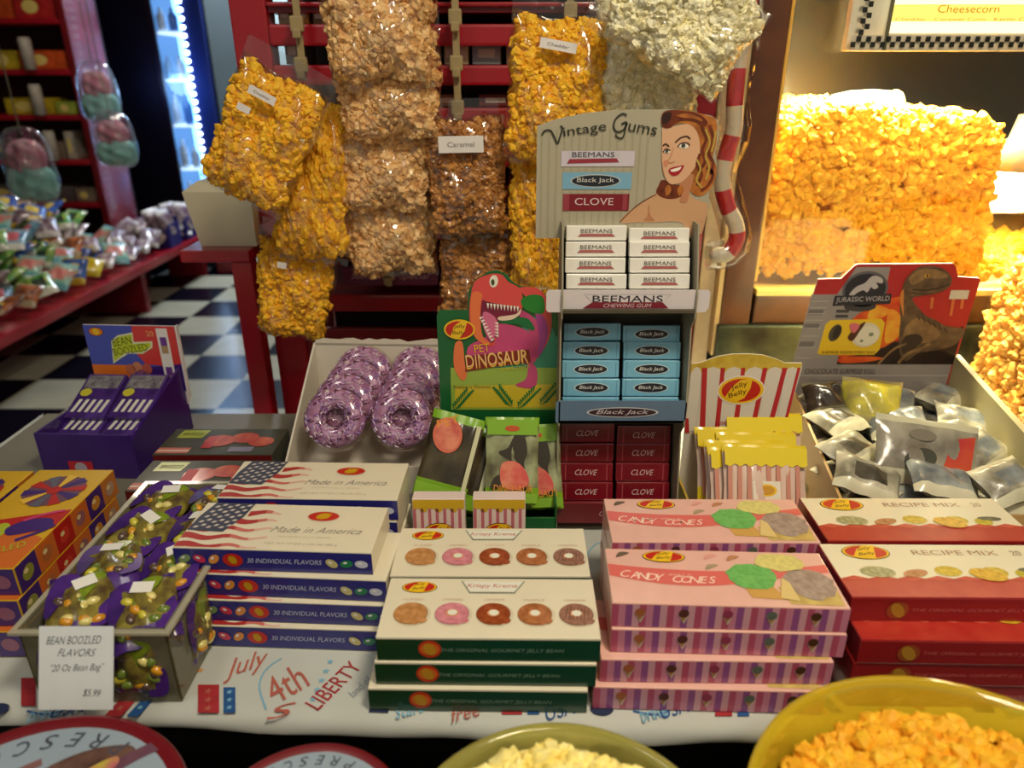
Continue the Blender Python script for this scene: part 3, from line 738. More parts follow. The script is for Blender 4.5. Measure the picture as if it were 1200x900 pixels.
b.text(F, 'Cheddar   Caramel Corn   Kettle Corn   Original', 160 * k, 35 * k, 5.5 * k, mat((200, 140, 90), .5, emit=.2), .011, w=220 * k)
b.build('printed_face', sg)
b = MB(); b.box(.055, .060, -.016, -.01, 0, Hh, mat((120, 116, 90), .4, metal=.5), .001); b.build('seam_strip', sg)
# bulk popcorn bin outside the case, right edge
bn = thing('popcorn_bin', (1.10, 1.05, 0), label='clear sided bin of golden popcorn at the right picture edge', cat='bin')
b = MB()
for (x0, x1, y0, y1) in ((-.235, -.230, -.22, .22), (.23, .235, -.22, .22), (-.23, .23, -.22, -.215), (-.23, .23, .215, .22)): b.box(x0, x1, y0, y1, TZ + .002, .99, GLASS)
b.build('clear_walls', bn)
P = []
while len(P) < 3000:
    x, y_ = rng.uniform(-.22, .22), rng.uniform(-.205, .205)
    z = 1.02 + .05 * (1 - (x / .25) ** 2) * (1 - (y_ / .3) ** 2) - .02 * (y_ < -.1)
    if rng.random() < .45: P.append((x, y_, z + rng.uniform(-.012, .006)))
    elif rng.random() < .5: P.append((-.22, y_, rng.uniform(.80, z)))
    else: P.append((x, -.205, rng.uniform(.80, z)))
V, Fc = kernel_arrays(np.array(P), .0098)
v, f = super_surf(.215, .20, .12, 6); v = [(x, y_, z + .905) for x, y_, z in v]; f = np.array([[p[0], p[1], p[2]] for p in f] + [[p[0], p[2], p[3]] for p in f])
me = raw_mesh('popcorn', np.concatenate([V, np.array(v)]), np.concatenate([Fc, f + len(V)]), mat((250, 204, 100), .55, rgb2=(232, 160, 56), vs=70))
place(me, 'popcorn', parent=bn, kind='stuff')

# ================================================================== HANGING POPCORN BAGS
PROTO = {}
def bag_proto(key, m, w, h, t, taper):
    cont, fm = bag_meshes('popcorn', m, w, h, t, taper)
    o = fm.build('plastic_film'); fmesh = o.data; bpy.data.objects.remove(o)
    PROTO[key] = (cont, fmesh)
bag_proto('ched', CHED, .128, .185, .05, -.04)
bag_proto('ched2', CHED, .14, .175, .055, -.08)
bag_proto('tan', TAN, .155, .150, .066, -.06)
bag_proto('dark', DARKC, .125, .185, .05, .0)
bag_proto('white', WHITEC, .150, .20, .06, -.08)
LABM = mat((238, 234, 232), .5, var=.03); LABT = mat((130, 120, 124), .6)
def sticker(t, x, z, w, h, rot=0, y=-.030, txt=None):
    b = MB(); F = Fr((x, y, z), (math.cos(rot), 0, math.sin(rot)), (-math.sin(rot), 0, math.cos(rot)))
    b.rect(F, -w / 2, -h / 2, w / 2, h / 2, LABM, .0006); b.rect(F, -w / 2, -h / 2, w / 2, h / 2, LABM, -.0004)
    if txt: b.text(F, txt, 0, 0, h * .3, LABT, .001, w=w * .6)
    o = b.build('price_label', t)
def hang_bag(key, px, py, rot, y, label, group, sc=(1, 1, 1), stickers=()):
    X, Z = at_depth(px, py, y)
    t = thing('popcorn_bag', (X, y, Z), label=label, cat='bag of popcorn', group=group, rot=(0, rot, 0)); t.scale = sc
    o = place(PROTO[key][0], 'popcorn', t, kind='stuff'); place(PROTO[key][1], 'plastic_film', t)
    for s in stickers: sticker(t, *s)
    return t
GC, GT, GD, GW = 'bags of cheddar popcorn', 'bags of tan caramel corn', 'bags of dark caramel corn', 'bags of white popcorn'
R_ = math.radians
hang_bag('ched', 309, 163, R_(28), 1.10, 'cheddar popcorn bag tilted far left with two white stickers, nearest the lit cooler', GC, (.92, 1, .96), ((-.012, .065, .042, .012, -.0, -.043, 'Cheddar'), (-.030, .036, .020, .010, 0, -.043)))
hang_bag('ched', 368, 215, R_(7), 1.17, 'cheddar popcorn bag hanging straight, half behind the tilted one, left of the tan corn', GC, (.86, 1, 1.22), ((-.030, .045, .018, .010, .1, -.042), (-.036, .008, .018, .010, .1, -.043)))
hang_bag('ched2', 347, 337, R_(11), 1.20, 'lowest cheddar popcorn bag of the left strip, one small sticker at its top', GC, (.82, 1, .92), ((-.018, .052, .018, .011, 0, -.044),))
hang_bag('tan', 444, 20, R_(0), 1.13, 'topmost tan caramel corn bag, cut by the top of the picture', GT, (.93, 1, 1.05))
hang_bag('tan', 455, 100, R_(-2), 1.16, 'second tan caramel corn bag from the top', GT, (.93, 1, .95))
hang_bag('tan', 450, 185, R_(2), 1.185, 'third tan caramel corn bag from the top', GT, (.93, 1, 1.0))
hang_bag('tan', 458, 258, R_(-2), 1.21, 'lowest tan caramel corn bag, above the purple carton', GT, (.93, 1, 1.1))
hang_bag('dark', 548, 208, R_(-1), 1.17, 'dark caramel corn bag with a large white label', GD, (.90, 1, .92), ((-.006, .058, .075, .026, 0, -.042, 'Caramel'),))
hang_bag('dark', 560, 322, R_(4), 1.20, 'lower dark caramel corn bag, behind the dinosaur card', GD, (.94, 1, .9))
hang_bag('ched', 650, 108, R_(5), 1.13, 'cheddar popcorn bag with one long white label, above the gum display', GC, (.98, 1, 1.0), ((-.004, .060, .052, .013, -.08, -.042, 'Cheddar'),))
hang_bag('ched2', 640, 268, R_(2), 1.17, 'cheddar popcorn bag mostly hidden behind the gum display', GC, (.80, 1, 1.25))
hang_bag('white', 757, 75, R_(-3), 1.15, 'white popcorn bag hanging behind the gum display header', GW, (.98, 1, 1.1))
hang_bag('white', 802, 22, R_(-58), 1.06, 'uppermost white popcorn bag turned sideways, shining under the lamp', GW, (.86, 1, .86))

# clip strips that carry the bags
BEIGE = mat((176, 156, 110), .5, var=.1)
def clip_strip(px, y0, y1, y, clips, label):
    X, Z1 = at_depth(px, y1, y); _, Z0 = at_depth(px, y0, y)
    t = thing('clip_strip', (X, y, Z1), label=label, cat='clip strip', group='beige clip strips')
    b = MB(); b.box(-.006, .006, 0, .003, 0, Z0 - Z1, BEIGE, .001); b.build('strip', t)
    for py in clips:
        z = at_depth(px, py, y)[1] - Z1
        b = MB(); b.box(-.011, .011, -.010, 0, z - .012, z + .012, BEIGE, .003); b.box(-.007, .007, -.016, -.008, z - .022, z - .008, BEIGE, .002); b.build('clip', t)
clip_strip(356, -40, 95, 1.32, (28, 76), 'beige clip strip over the two left cheddar bags')
clip_strip(537, -40, 142, 1.32, (20, 74, 126), 'beige clip strip hanging above the dark caramel corn')
clip_strip(668, -40, 24, 1.32, (12,), 'short beige clip strip above the upright cheddar bag')
clip_strip(456, 300, 336, 1.31, (318,), 'beige clip strip end below the lowest tan caramel corn')

# striped marshmallow rope in a clear sleeve
t_y = 1.20
path = [(884, -45), (878, 0), (870, 38), (864, 80), (861, 118), (860, 150), (853, 175), (847, 200), (847, 222), (853, 244), (862, 262), (863, 280), (852, 297), (832, 299)]
tr_ = thing('marshmallow_rope', (0, t_y, 0), label='red and white striped marshmallow rope hanging beside the wooden post', cat='candy rope')
pts = [(at_depth(px, py, t_y)[0], at_depth(px, py, t_y)[1], py) for px, py in path]
sp = smooth_poly(pts, 6, False)
rw = [mat((206, 30, 40), .4, coat=.5, var=.15), mat((228, 216, 190), .4, coat=.5, var=.08, vs=20)]
def seg(py, x): 
    for lim, c in ((38, 0), (80, 1), (120, 0), (155, 1), (186, 0), (219, 1), (246, 0), (270, 1)):
        if py < lim: return rw[c]
    return rw[0] if x > at_depth(858, 280, t_y)[0] else rw[1]
b = MB(); b.tube([(p[0], 0, p[1]) for p in sp], [.0135] * (len(sp) - 3) + [.012, .009, .004], None, 14, cols=[seg(p[2], p[0]) for p in sp[:-1]]); b.build('striped_rope', tr_)
b = MB(); b.tube([(p[0] - .004 * math.sin(i), 0, p[1]) for i, p in enumerate(sp[::3])], .026, FILM, 10); b.build('plastic_sleeve', tr_)

# ================================================================== SHARED PRINTS
LR = mat((196, 34, 22), .4, coat=.4); LY = mat((240, 196, 30), .4, coat=.4); LM = mat((70, 20, 20), .4); LYD = mat((196, 150, 16), .4)
INK = mat((40, 40, 44), .5); GREYINK = mat((140, 136, 130), .5); WH = mat((244, 242, 236), .45)
def bean_logo(b, F, cx, cy, w, h, l=.0006, plain=False, txt=True):
    b.ell(F, cx, cy, w / 2, h / 2, LM, l)
    b.ell(F, cx, cy, w / 2 * .96, h / 2 * .94, LY if not plain else LR, l + .0002)
    b.ell(F, cx, cy, w / 2 * .86, h / 2 * .84, LR, l + .0004)
    s = w / 2
    b.decal(F, [(cx - s * .62, cy - h * .30), (cx - s * .30, cy + h * .20), (cx + s * .1, cy + h * .47), (cx + s * .52, cy + h * .44), (cx + s * .40, cy + h * .1), (cx + s * .25, cy - h * .42), (cx - s * .2, cy - h * .46)],
            LY if not plain else LYD, l + .0006)
    if txt:
        b.text(F, 'Jelly', cx - s * .02, cy + h * .20, h * .24, LM, l + .0008, w=w * .34, shear=.4, rot=.15)
        b.text(F, 'Belly', cx - s * .02, cy - h * .15, h * .24, LM, l + .0008, w=w * .38, shear=.4, rot=.15)
def fr4(w, d, h):
    return (Fr((-w / 2, -d / 2, h), (1, 0, 0), (0, 1, 0)), Fr((-w / 2, -d / 2, 0), (1, 0, 0), (0, 0, 1)),
            Fr((w / 2, -d / 2, 0), (0, 1, 0), (0, 0, 1)), Fr((-w / 2, d / 2, 0), (0, -1, 0), (0, 0, 1)))
def bean(b, F, x, y, s, c, l=.0012, rot=.3):
    b.ell(F, x, y, s, s * .68, c, l, rot); b.ell(F, x - s * .2, y + s * .2, s * .35, s * .2, mat((240, 240, 240), .3), l + .0002, rot, n=10)

# --------- white and navy flag box
def flag_box():
    w, d, h = .222, .090, .0292; b = MB(); T, Fo, Ri, Le = fr4(w, d, h)
    b.box(-w / 2, w / 2, -d / 2, d / 2, 0, h, CREAM, .0012)
    NV = mat((34, 34, 128), .4, coat=.5, var=.05); b.rect(Fo, 0, .0005, w, h - .0015, NV); b.rect(Le, 0, .0005, d * .5, h - .0015, NV)
    cols = [(120, 150, 96), (206, 50, 90), (224, 144, 60)]
    for i, c in enumerate(cols): bean(b, Fo, .012 + i * .0165, h * .52, .0072, mat(c, .3, coat=.6), rot=(.5, -.5, .8)[i])
    b.ell(Fo, .066, h * .5, .0115, h * .30, LR, .0008); b.ell(Fo, .066, h * .5, .0045, h * .2, LYD, .0010, .5)
    b.text(Fo, '30 INDIVIDUAL FLAVORS', .124, h * .5, .0062, mat((190, 196, 226), .5), .0009, w=.084, shear=.25)
    for i, c in enumerate([(206, 196, 130), (30, 130, 84), (206, 210, 232)]): bean(b, Fo, .177 + i * .0165, h * .48, .0072, mat(c, .3, coat=.6), rot=(-.6, .2, -.1)[i])
    # flag art on the lid
    SR = [mat((176, 44, 42), .45, coat=.3), mat((206, 110, 100), .45, coat=.3), mat((228, 180, 166), .45, coat=.3)]
    CA = mat((52, 58, 84), .45, coat=.3); SH = mat((206, 198, 188), .45)
    for k in range(5):
        y0 = .004 + k * .0165
        x0 = .001 if y0 < .040 else .045 + (y0 - .04) * .5
        end = .092 - (k == 0) * .005
        segs = [(x0, x0 + (end - x0) * .6, 0), (x0 + (end - x0) * .6, x0 + (end - x0) * .85, 1), (x0 + (end - x0) * .85, end + .006, 2)]
        for a, c, mi_ in segs:
            n = 8; up = []; lo = []
            for i in range(n + 1):
                x = a + (c - a) * i / n; wv = .0028 * math.sin(x * 130 + k * .9)
                th = .0055 * (1 - .75 * max(0, (x - x0)) / (end + .006 - x0))
                up.append((x, y0 + wv + th)); lo.append((x, y0 + wv - th))
            b.decal(T, [(p[0], min(max(p[1], .001), d - .001)) for p in lo + up[::-1]], SR[mi_], .0004)
    b.decal(T, [(.0015, .032), (.044, .030), (.056, .060), (.060, d - .001), (.012, d - .001), (.004, .060)], CA, .0007)
    r = random.Random(2)
    for i in range(6):
        for j in range(5):
            x = .009 + i * .0075 + j * .002; y = .038 + j * .0105 + (i % 2) * .004
            if x < .055: b.decal(T, [(x - .0032, y - .0016), (x + .001, y - .0022), (x + .0036, y + .0014), (x - .0006, y + .0024)], SH, .0010)
    b.ell(T, .150, .066, .0195, .0105, mat((214, 180, 160), .5), .0005); b.ell(T, .150, .066, .018, .0092, LR, .0008); b.ell(T, .150, .066, .0085, .006, LYD, .0010, .4)
    for k in range(4): b.stroke(T, [(.143 + k * .004, .061), (.147 + k * .004, .071)], .0008, LY, .0012)
    b.text(T, 'Made in America', .150, .038, .011, GREYINK, .0006, w=.105, shear=.45, thin=-.01)
    b.text(T, 'GOURMET JELLY BEANS', .140, .024, .003, mat((206, 190, 176), .5), .0006, w=.060)
    b.text(T, 'NET WT 17 OZ (1.06 LB) 482 g', .140, .011, .0045, mat((190, 184, 172), .5), .0006, w=.082)
    return b
# --------- white and green donut gift box
def donut_box():
    w, d, h = .222, .091, .0290; b = MB(); T, Fo, Ri, Le = fr4(w, d, h)
    b.box(-w / 2, w / 2, -d / 2, d / 2, 0, h, CREAM, .0012)
    GR = mat((16, 70, 50), .35, coat=.8, rgb2=(26, 66, 34), vs=12)
    b.rect(Fo, .0003, .0003, w - .0003, h - .0022, GR)
    b.ell(Fo, .053, h * .52, .0115, h * .38, mat((206, 60, 30), .4, coat=.5), .0008); b.ell(Fo, .053, h * .52, .0095, h * .26, mat((222, 110, 40), .4), .0010); b.ell(Fo, .053, h * .52, .0055, h * .28, mat((206, 150, 40), .4), .0012, .5)
    b.text(Fo, 'THE ORIGINAL GOURMET JELLY BEAN', .125, h * .46, .0056, mat((126, 156, 138), .5), .0009, w=.122, shear=.2)
    rd = [(184, 40, 40), (90, 60, 50)]
    for k in range(9): b.rect(Ri, .006 + k * .0085, .004, .011 + k * .0085, h - .004, mat((190, 120, 110), .5))
    bean_logo(b, T, .034, .075, .038, .0185, .0005)
    # bow-tie plaque
    GP = mat((150, 156, 140), .4); GP2 = mat((232, 232, 218), .4)
    b.decal(T, [(.078, .086), (.148, .086), (.137, .066), (.088, .066)], GP, .0004); b.decal(T, [(.080, .0855), (.146, .0855), (.136, .068), (.089, .068)], GP2, .0006)
    b.text(T, 'Krispy Kreme', .1125, .077, .0085, mat((196, 110, 104), .5), .0008, w=.054, shear=.15)
    for k in range(14): b.ell(T, .089 + k * .0036, .0665, .0009, .0014, mat((110, 110, 100), .5), .0008, n=6)
    kinds = [((206, 150, 96), None), ((226, 146, 160), 1), ((166, 84, 44), 1), ((184, 118, 72), 1), ((166, 120, 100), 1)]
    for k, (c, hole) in enumerate(kinds):
        x = .030 + k * .0425; y = .034
        b.ell(T, x + .0015, y - .001, .0195, .0175, mat((214, 204, 180), .5), .0004)
        m1 = mat(c, .35, coat=.6, rgb2=tuple(max(0, v - 30) for v in c), vs=160)
        b.ell(T, x, y, .0178, .0165, mat(tuple(int(v * .8) for v in c), .4), .0006); b.ell(T, x - .0006, y + .001, .0168, .0152, m1, .0008)
        if hole: b.ell(T, x, y + .001, .0065, .0054, mat((214, 150, 100), .5), .0010); b.ell(T, x + .0004, y + .0012, .0050, .0042, GP2, .0012)
        if k == 4:
            for q in range(7): b.stroke(T, [(x - .012 + q * .004, y - .008), (x - .008 + q * .0035, y + .010)], .0009, mat((110, 70, 60), .4), .0011)
        b.ell(T, x + .013, y - .011, .0052, .0036, m1, .0012, .3); b.ell(T, x + .006, y - .0135, .0040, .0030, m1, .0012, -.2)
        b.text(T, ['GLAZED', 'STRAWBERRY', 'CHOCOLATE', 'MAPLE', 'CINNAMON'][k], x, .0555, .0035, mat((206, 178, 160), .5), .0006, w=.022)
    return b
# --------- pink candy cones box
def cone_box():
    w, d, h = .232, .089, .0292; b = MB(); T, Fo, Ri, Le = fr4(w, d, h)
    PK = mat((234, 184, 172), .4, coat=.5, var=.04); b.box(-w / 2, w / 2, -d / 2, d / 2, 0, h, PK, .0012)
    S = [mat((186, 84, 116), .4, coat=.4), mat((206, 132, 160), .4, coat=.4), mat((150, 84, 146), .4, coat=.4), mat((214, 160, 176), .4, coat=.4)]
    n = 34
    for F_, L_ in ((Fo, w), (Ri, d)):
        nn = int(n * L_ / w)
        for k in range(nn): b.rect(F_, L_ * k / nn, .0006, L_ * (k + 1) / nn, h - .0012, S[(0, 1, 2, 3)[k % 4]], .0005)
    for k in range(5):
        x = .028 + k * .043; y = h * .5; c = [(170, 100, 60), (90, 50, 44), (150, 60, 90), (100, 110, 100), (80, 50, 30)][k]
        b.decal(Fo, [(x - .006, y + .004), (x + .006, y + .004), (x + .001, y - .009)], mat((206, 190, 176), .4), .0009)
        b.decal(Fo, [(x - .0045, y + .003), (x + .0045, y + .003), (x, y - .006)], mat((178, 130, 84), .4), .0011)
        b.ell(Fo, x, y + .0045, .0052, .0050, mat(c, .4), .0013)
    # red ribbon
    RB = mat((222, 106, 100), .4, coat=.4); up = []; lo = []
    for i in range(21):
        x = .001 + (w - .002) * i / 20; t = i / 20
        yc = .052 - .020 * math.sin(t * 3.1) * (1 - .5 * t) + (.010 * t); th = .0095 + .003 * math.sin(t * 5)
        up.append((x, min(yc + th, d - .002))); lo.append((x, yc - th))
    b.decal(T, lo + up[::-1], RB, .0004)
    # texts following the ribbon
    for i, ch in enumerate('CANDY CONES'):
        x = .018 + i * .0088; t = x / w; yc = .052 - .020 * math.sin(t * 3.1) * (1 - .5 * t) + .010 * t - .002
        if ch != ' ': b.text(T, ch, x, yc - .0012, .0108, mat((252, 222, 206), .45), .0008, shear=.35)
    b.text(T, 'JELLY BELLY', .062, .0445, .0034, mat((240, 196, 180), .45), .0008, w=.050, shear=.3)
    bean_logo(b, T, .062, .0755, .046, .020, .0006)
    for (x, y, c) in ((.018, .078, (110, 90, 74)), (.112, .078, (226, 160, 150)), (.136, .076, (190, 130, 90)), (.110, .060, (170, 150, 120))):
        b.decal(T, [(x - .007, y - .005), (x - .004, y + .003), (x + .003, y + .0045), (x + .007, y + .002)], mat(c, .45), .0006, sm=True)
    # scoops of ice cream
    r = random.Random(4)
    def scoop(cx, cy, rx, ry, c, c2):
        pts = [(cx + rx * math.cos(a) * (1 + .10 * r.uniform(-1, 1)), min(max(cy + ry * math.sin(a) * (1 + .10 * r.uniform(-1, 1)), .001), d - .001)) for a in [2 * math.pi * k / 22 for k in range(22)]]
        b.decal(T, pts, mat(c, .45, rgb2=c2, vs=180), .0009, sm=False)
    b.decal(T, [(.140, .012), (.176, .010), (.166, .030), (.136, .030)], mat((206, 160, 84), .45), .0005)
    scoop(.184, .070, .026, .015, (226, 214, 130), (206, 196, 120))
    b.decal(T, [(.176, .004), (.228, .003), (.229, .030), (.17, .030)], mat((214, 190, 110), .45, rgb2=(190, 160, 90), vs=90), .0005)
    scoop(.204, .036, .026, .024, (150, 128, 116), (176, 158, 146)); scoop(.148, .046, .0265, .021, (118, 190, 104), (96, 170, 84))
    b.decal(T, [(.168, .012), (.186, .008), (.184, .036), (.178, .044)], mat((222, 196, 130), .4), .0012)
    return b
# --------- recipe mix box
def recipe_box():
    w, d, h = .238, .090, .0292; b = MB(); T, Fo, Ri, Le = fr4(w, d, h)
    DR = mat((150, 24, 28), .35, coat=.7, var=.1, vs=14); b.box(-w / 2, w / 2, -d / 2, d / 2, 0, h, DR, .0012)
    b.rect(T, .0012, .030, w - .0012, d - .0012, mat((234, 228, 200), .35, coat=.6)); b.rect(T, .0012, .0012, w - .0012, .030, mat((190, 62, 46), .35, coat=.6, rgb2=(176, 40, 34), vs=30))
    bean_logo(b, T, .046, .074, .052, .026, .0007)
    b.text(T, 'RECIPE MIX', .142, .074, .0085, mat((176, 140, 110), .5), .0008, w=.092); b.text(T, '20', .208, .074, .008, mat((150, 120, 90), .5), .0008)
    r = random.Random(9)
    for (x, y, rx, ry, c) in ((.044, .040, .018, .009, (190, 186, 140)), (.082, .038, .014, .006, (206, 150, 100)), (.118, .042, .014, .0085, (222, 196, 60)), (.156, .036, .018, .010, (232, 190, 60)), (.165, .040, .014, .009, (226, 200, 80)), (.196, .038, .010, .007, (214, 200, 60)), (.206, .044, .014, .004, (120, 120, 96))):
        b.ell(T, x, y, rx, ry, mat(c, .4, coat=.4, rgb2=tuple(max(0, v - 40) for v in c), vs=200), .0010 + r.random() * .0004, r.uniform(-.3, .3))
    for k in range(8): b.decal(T, [(.002 + k * .029, .030), (.016 + k * .029, .0345), (.030 + k * .029, .030), (.016 + k * .029, .026)], mat((196, 84, 60), .4), .0006)
    b.ell(Fo, .048, h * .5, .011, h * .36, mat((150, 70, 30), .4, coat=.5), .0008); b.ell(Fo, .048, h * .5, .006, h * .34, mat((176, 130, 40), .4), .0010, .6)
    b.text(Fo, 'THE ORIGINAL GOURMET JELLY BEAN', .130, h * .5, .0050, mat((200, 96, 96), .5), .0009, w=.135, shear=.2)
    return b
# --------- yellow spinner game box
def spinner_box():
    w, d, h = .100, .212, .0355; b = MB(); T, Fo, Ri, Le = fr4(w, d, h)
    Yl = mat((222, 176, 30), .4, coat=.5, var=.06, vs=20); b.box(-w / 2, w / 2, -d / 2, d / 2, 0, h, Yl, .0012)
    OR = mat((214, 110, 40), .4, coat=.4); RD = mat((190, 30, 26), .4, coat=.4); PU = mat((66, 34, 120), .4, coat=.4); LG = mat((176, 186, 50), .4); MG = mat((206, 60, 120), .4); BR = mat((110, 70, 90), .4)
    b.decal(T, [(.001, .001), (w - .001, .001), (w - .001, .055), (.060, .075), (.001, .05)], OR)
    b.decal(T, [(.001, .085), (.05, .10), (w - .001, .115), (w - .001, .075), (.06, .06), (.001, .07)], RD, .0005)
    b.decal(T, [(.004, .055), (.035, .085), (.050, .070), (.040, .045), (.010, .022)], LG, .0008, sm=True)
    b.decal(T, [(.045, .075), (.060, .092), (.085, .095), (.095, .078), (.075, .066), (.055, .06)], PU, .0009, sm=True)
    b.stroke(T, [(.055, .09), (.075, .105), (.092, .112)], .005, MG, .0010); b.stroke(T, [(.07, .05), (.09, .07), (.097, .082)], .006, PU, .0009)
    cx, cy = .052, .158
    b.ell(T, cx, cy, .036, .036, BR, .0006)
    for k in range(10):
        a = k * math.pi / 5
        b.decal(T, [(cx, cy), (cx + .038 * math.cos(a), cy + .038 * math.sin(a)), (cx + .038 * math.cos(a + .38), cy + .038 * math.sin(a + .38))], (RD, PU, mat((236, 190, 60), .4), mat((96, 96, 116), .4))[k % 4], .0009)
    b.ell(T, cx, cy, .009, .009, RD, .0012)
    b.text(T, 'BEAN', .03, .036, .014, PU, .0012, w=.045, rot=.5); b.text(T, 'BOOZLED', .060, .030, .012, LG, .0012, w=.06, rot=.5)
    pc_ = [PU, OR, RD, OR, PU, mat((196, 120, 50), .4)]
    for k in range(6):
        b.rect(Ri, .001 + k * .0350, .0008, .001 + (k + 1) * .0350, h - .0008, pc_[k])
        c = [(150, 150, 60), (190, 110, 60), (210, 60, 40), (160, 100, 110), (206, 140, 40), (180, 150, 130)][k]
        b.ell(Ri, .018 + k * .0350, h * .5, .010, .0088, mat(c, .35, coat=.5), .0008, .5); b.ell(Ri, .015 + k * .0350, h * .6, .004, .003, mat((230, 210, 150), .4), .0010)
    for k in range(3):
        b.rect(Fo, .001 + k * .033, .0008, .033 + k * .033, h - .0008, (PU, mat((226, 170, 30), .4), PU)[k]); b.ell(Fo, .017 + k * .033, h * .5, .010, .009, mat([(110, 150, 50), (90, 60, 130), (150, 90, 120)][k], .35, coat=.5), .0008)
    return b
def one(mb, nm):
    o = mb.build(nm); me = o.data; bpy.data.objects.remove(o); return me

def stack(me, nm, cat, group, rows):
    for (x, y, z, rz, lb) in rows: place(me, nm, loc=(x, y, z), rot=(0, 0, rz), label=lb, cat=cat, group=group)
bh = .0298
m_flag = one(flag_box(), 'flag'); m_don = one(donut_box(), 'don'); m_con = one(cone_box(), 'con'); m_rec = one(recipe_box(), 'rec'); m_spin = one(spinner_box(), 'spin')
G1 = 'white and navy flag gift boxes'
zt = [TZ + .0015 + i * bh for i in range(4)]
stack(m_flag, 'gift_box', 'gift box', G1, [
    (-.262, .696, zt[3], R_(-2.8), 'white and navy flag box on top of the front stack'),
    (-.246, .688, zt[2], R_(-3.6), 'white and navy flag box second from the top of the front stack'),
    (-.236, .681, zt[1], R_(-3.0), 'white and navy flag box third from the top of the front stack'),
    (-.240, .674, zt[0], R_(-2.6), 'white and navy flag box at the bottom of the front stack, on the cloth'),
    (-.250, .797, zt[3] + .002, R_(-1.5), 'white and navy flag box on top of the rear stack, near the donut carton'),
    (-.252, .796, zt[2] + .001, R_(-1.5), 'white and navy flag box under the top one of the rear stack'),
    (-.250, .795, zt[1], R_(-1.0), 'white and navy flag box low in the rear stack'),
    (-.252, .796, zt[0], R_(-1.5), 'white and navy flag box at the bottom of the rear stack')])
G2 = 'white and green donut gift boxes'
dh = .0298; zd = [TZ + .0015 + i * dh for i in range(3)]
stack(m_don, 'gift_box', 'gift box', G2, [
    (-.023, .5945, zd[2] - .000, R_(-.6), 'white and green donut box on top of the front stack'),
    (-.026, .592, zd[1], R_(-.8), 'white and green donut box in the middle of the front stack'),
    (-.034, .587, zd[0], R_(-.9), 'white and green donut box at the bottom of the front stack, on the cloth'),
    (-.024, .690, zd[2], R_(-.2), 'white and green donut box on top of the rear stack'),
    (-.024, .690, zd[1], R_(-.2), 'white and green donut box in the middle of the rear stack'),
    (-.025, .690, zd[0], R_(-.2), 'white and green donut box at the bottom of the rear stack')])
G3 = 'pink candy cone gift boxes'
stack(m_con, 'gift_box', 'gift box', G3, [
    (.2165, .605, zt[3], R_(-2.2), 'pink candy cones box on top of the front stack'),
    (.2170, .602, zt[2], R_(-2.0), 'pink candy cones box second from the top of the front stack'),
    (.2060, .594, zt[1], R_(-1.0), 'pink candy cones box third from the top of the front stack'),
    (.2000, .586, zt[0], R_(-1.8), 'pink candy cones box at the bottom of the front stack, on the cloth'),
    (.2280, .708, zt[3] + .001, R_(-.4), 'pink candy cones box on top of the rear stack'),
    (.2280, .708, zt[2], R_(-.4), 'pink candy cones box second from the top of the rear stack'),
    (.2270, .707, zt[1], R_(-.4), 'pink candy cones box third from the top of the rear stack'),
    (.2280, .708, zt[0], R_(-.4), 'pink candy cones box at the bottom of the rear stack')])
G4 = 'red and white recipe mix gift boxes'
stack(m_rec, 'gift_box', 'gift box', G4, [
    (.458, .616, zt[3], R_(-.6), 'red and white recipe mix box on top of the front stack at the right'),
    (.462, .588, zt[2], R_(-1.2), 'recipe mix box jutting forward below the top one of the front stack'),
    (.460, .590, zt[1], R_(-.8), 'red and white recipe mix box third from the top of the front stack'),
    (.464, .592, zt[0], R_(-.8), 'red and white recipe mix box at the bottom of the front stack'),
    (.472, .711, zt[3], R_(-.2), 'red and white recipe mix box on top of the rear stack, before the pouches'),
    (.472, .711, zt[2], R_(-.2), 'red and white recipe mix box second from the top of the rear stack'),
    (.472, .711, zt[1], R_(-.2), 'red and white recipe mix box third from the top of the rear stack'),
    (.472, .711, zt[0], R_(-.2), 'red and white recipe mix box at the bottom of the rear stack')])
G5 = 'yellow spinner game boxes'
sh = .0362; zs_ = [TZ + .0015 + i * sh for i in range(3)]
rows = []
for i, nm in enumerate(('at the bottom', 'in the middle', 'on top')):
    rows.append((-.588 + (2 - i) * .000, .738 - (2 - i) * .008, zs_[i], 0, 'yellow spinner game box %s of the stack beside the clear bin' % nm))
    rows.append((-.694, .735 - (2 - i) * .006, zs_[i], 0, 'yellow spinner game box %s of the stack at the left picture edge' % nm))
stack(m_spin, 'game_box', 'game box', G5, rows)

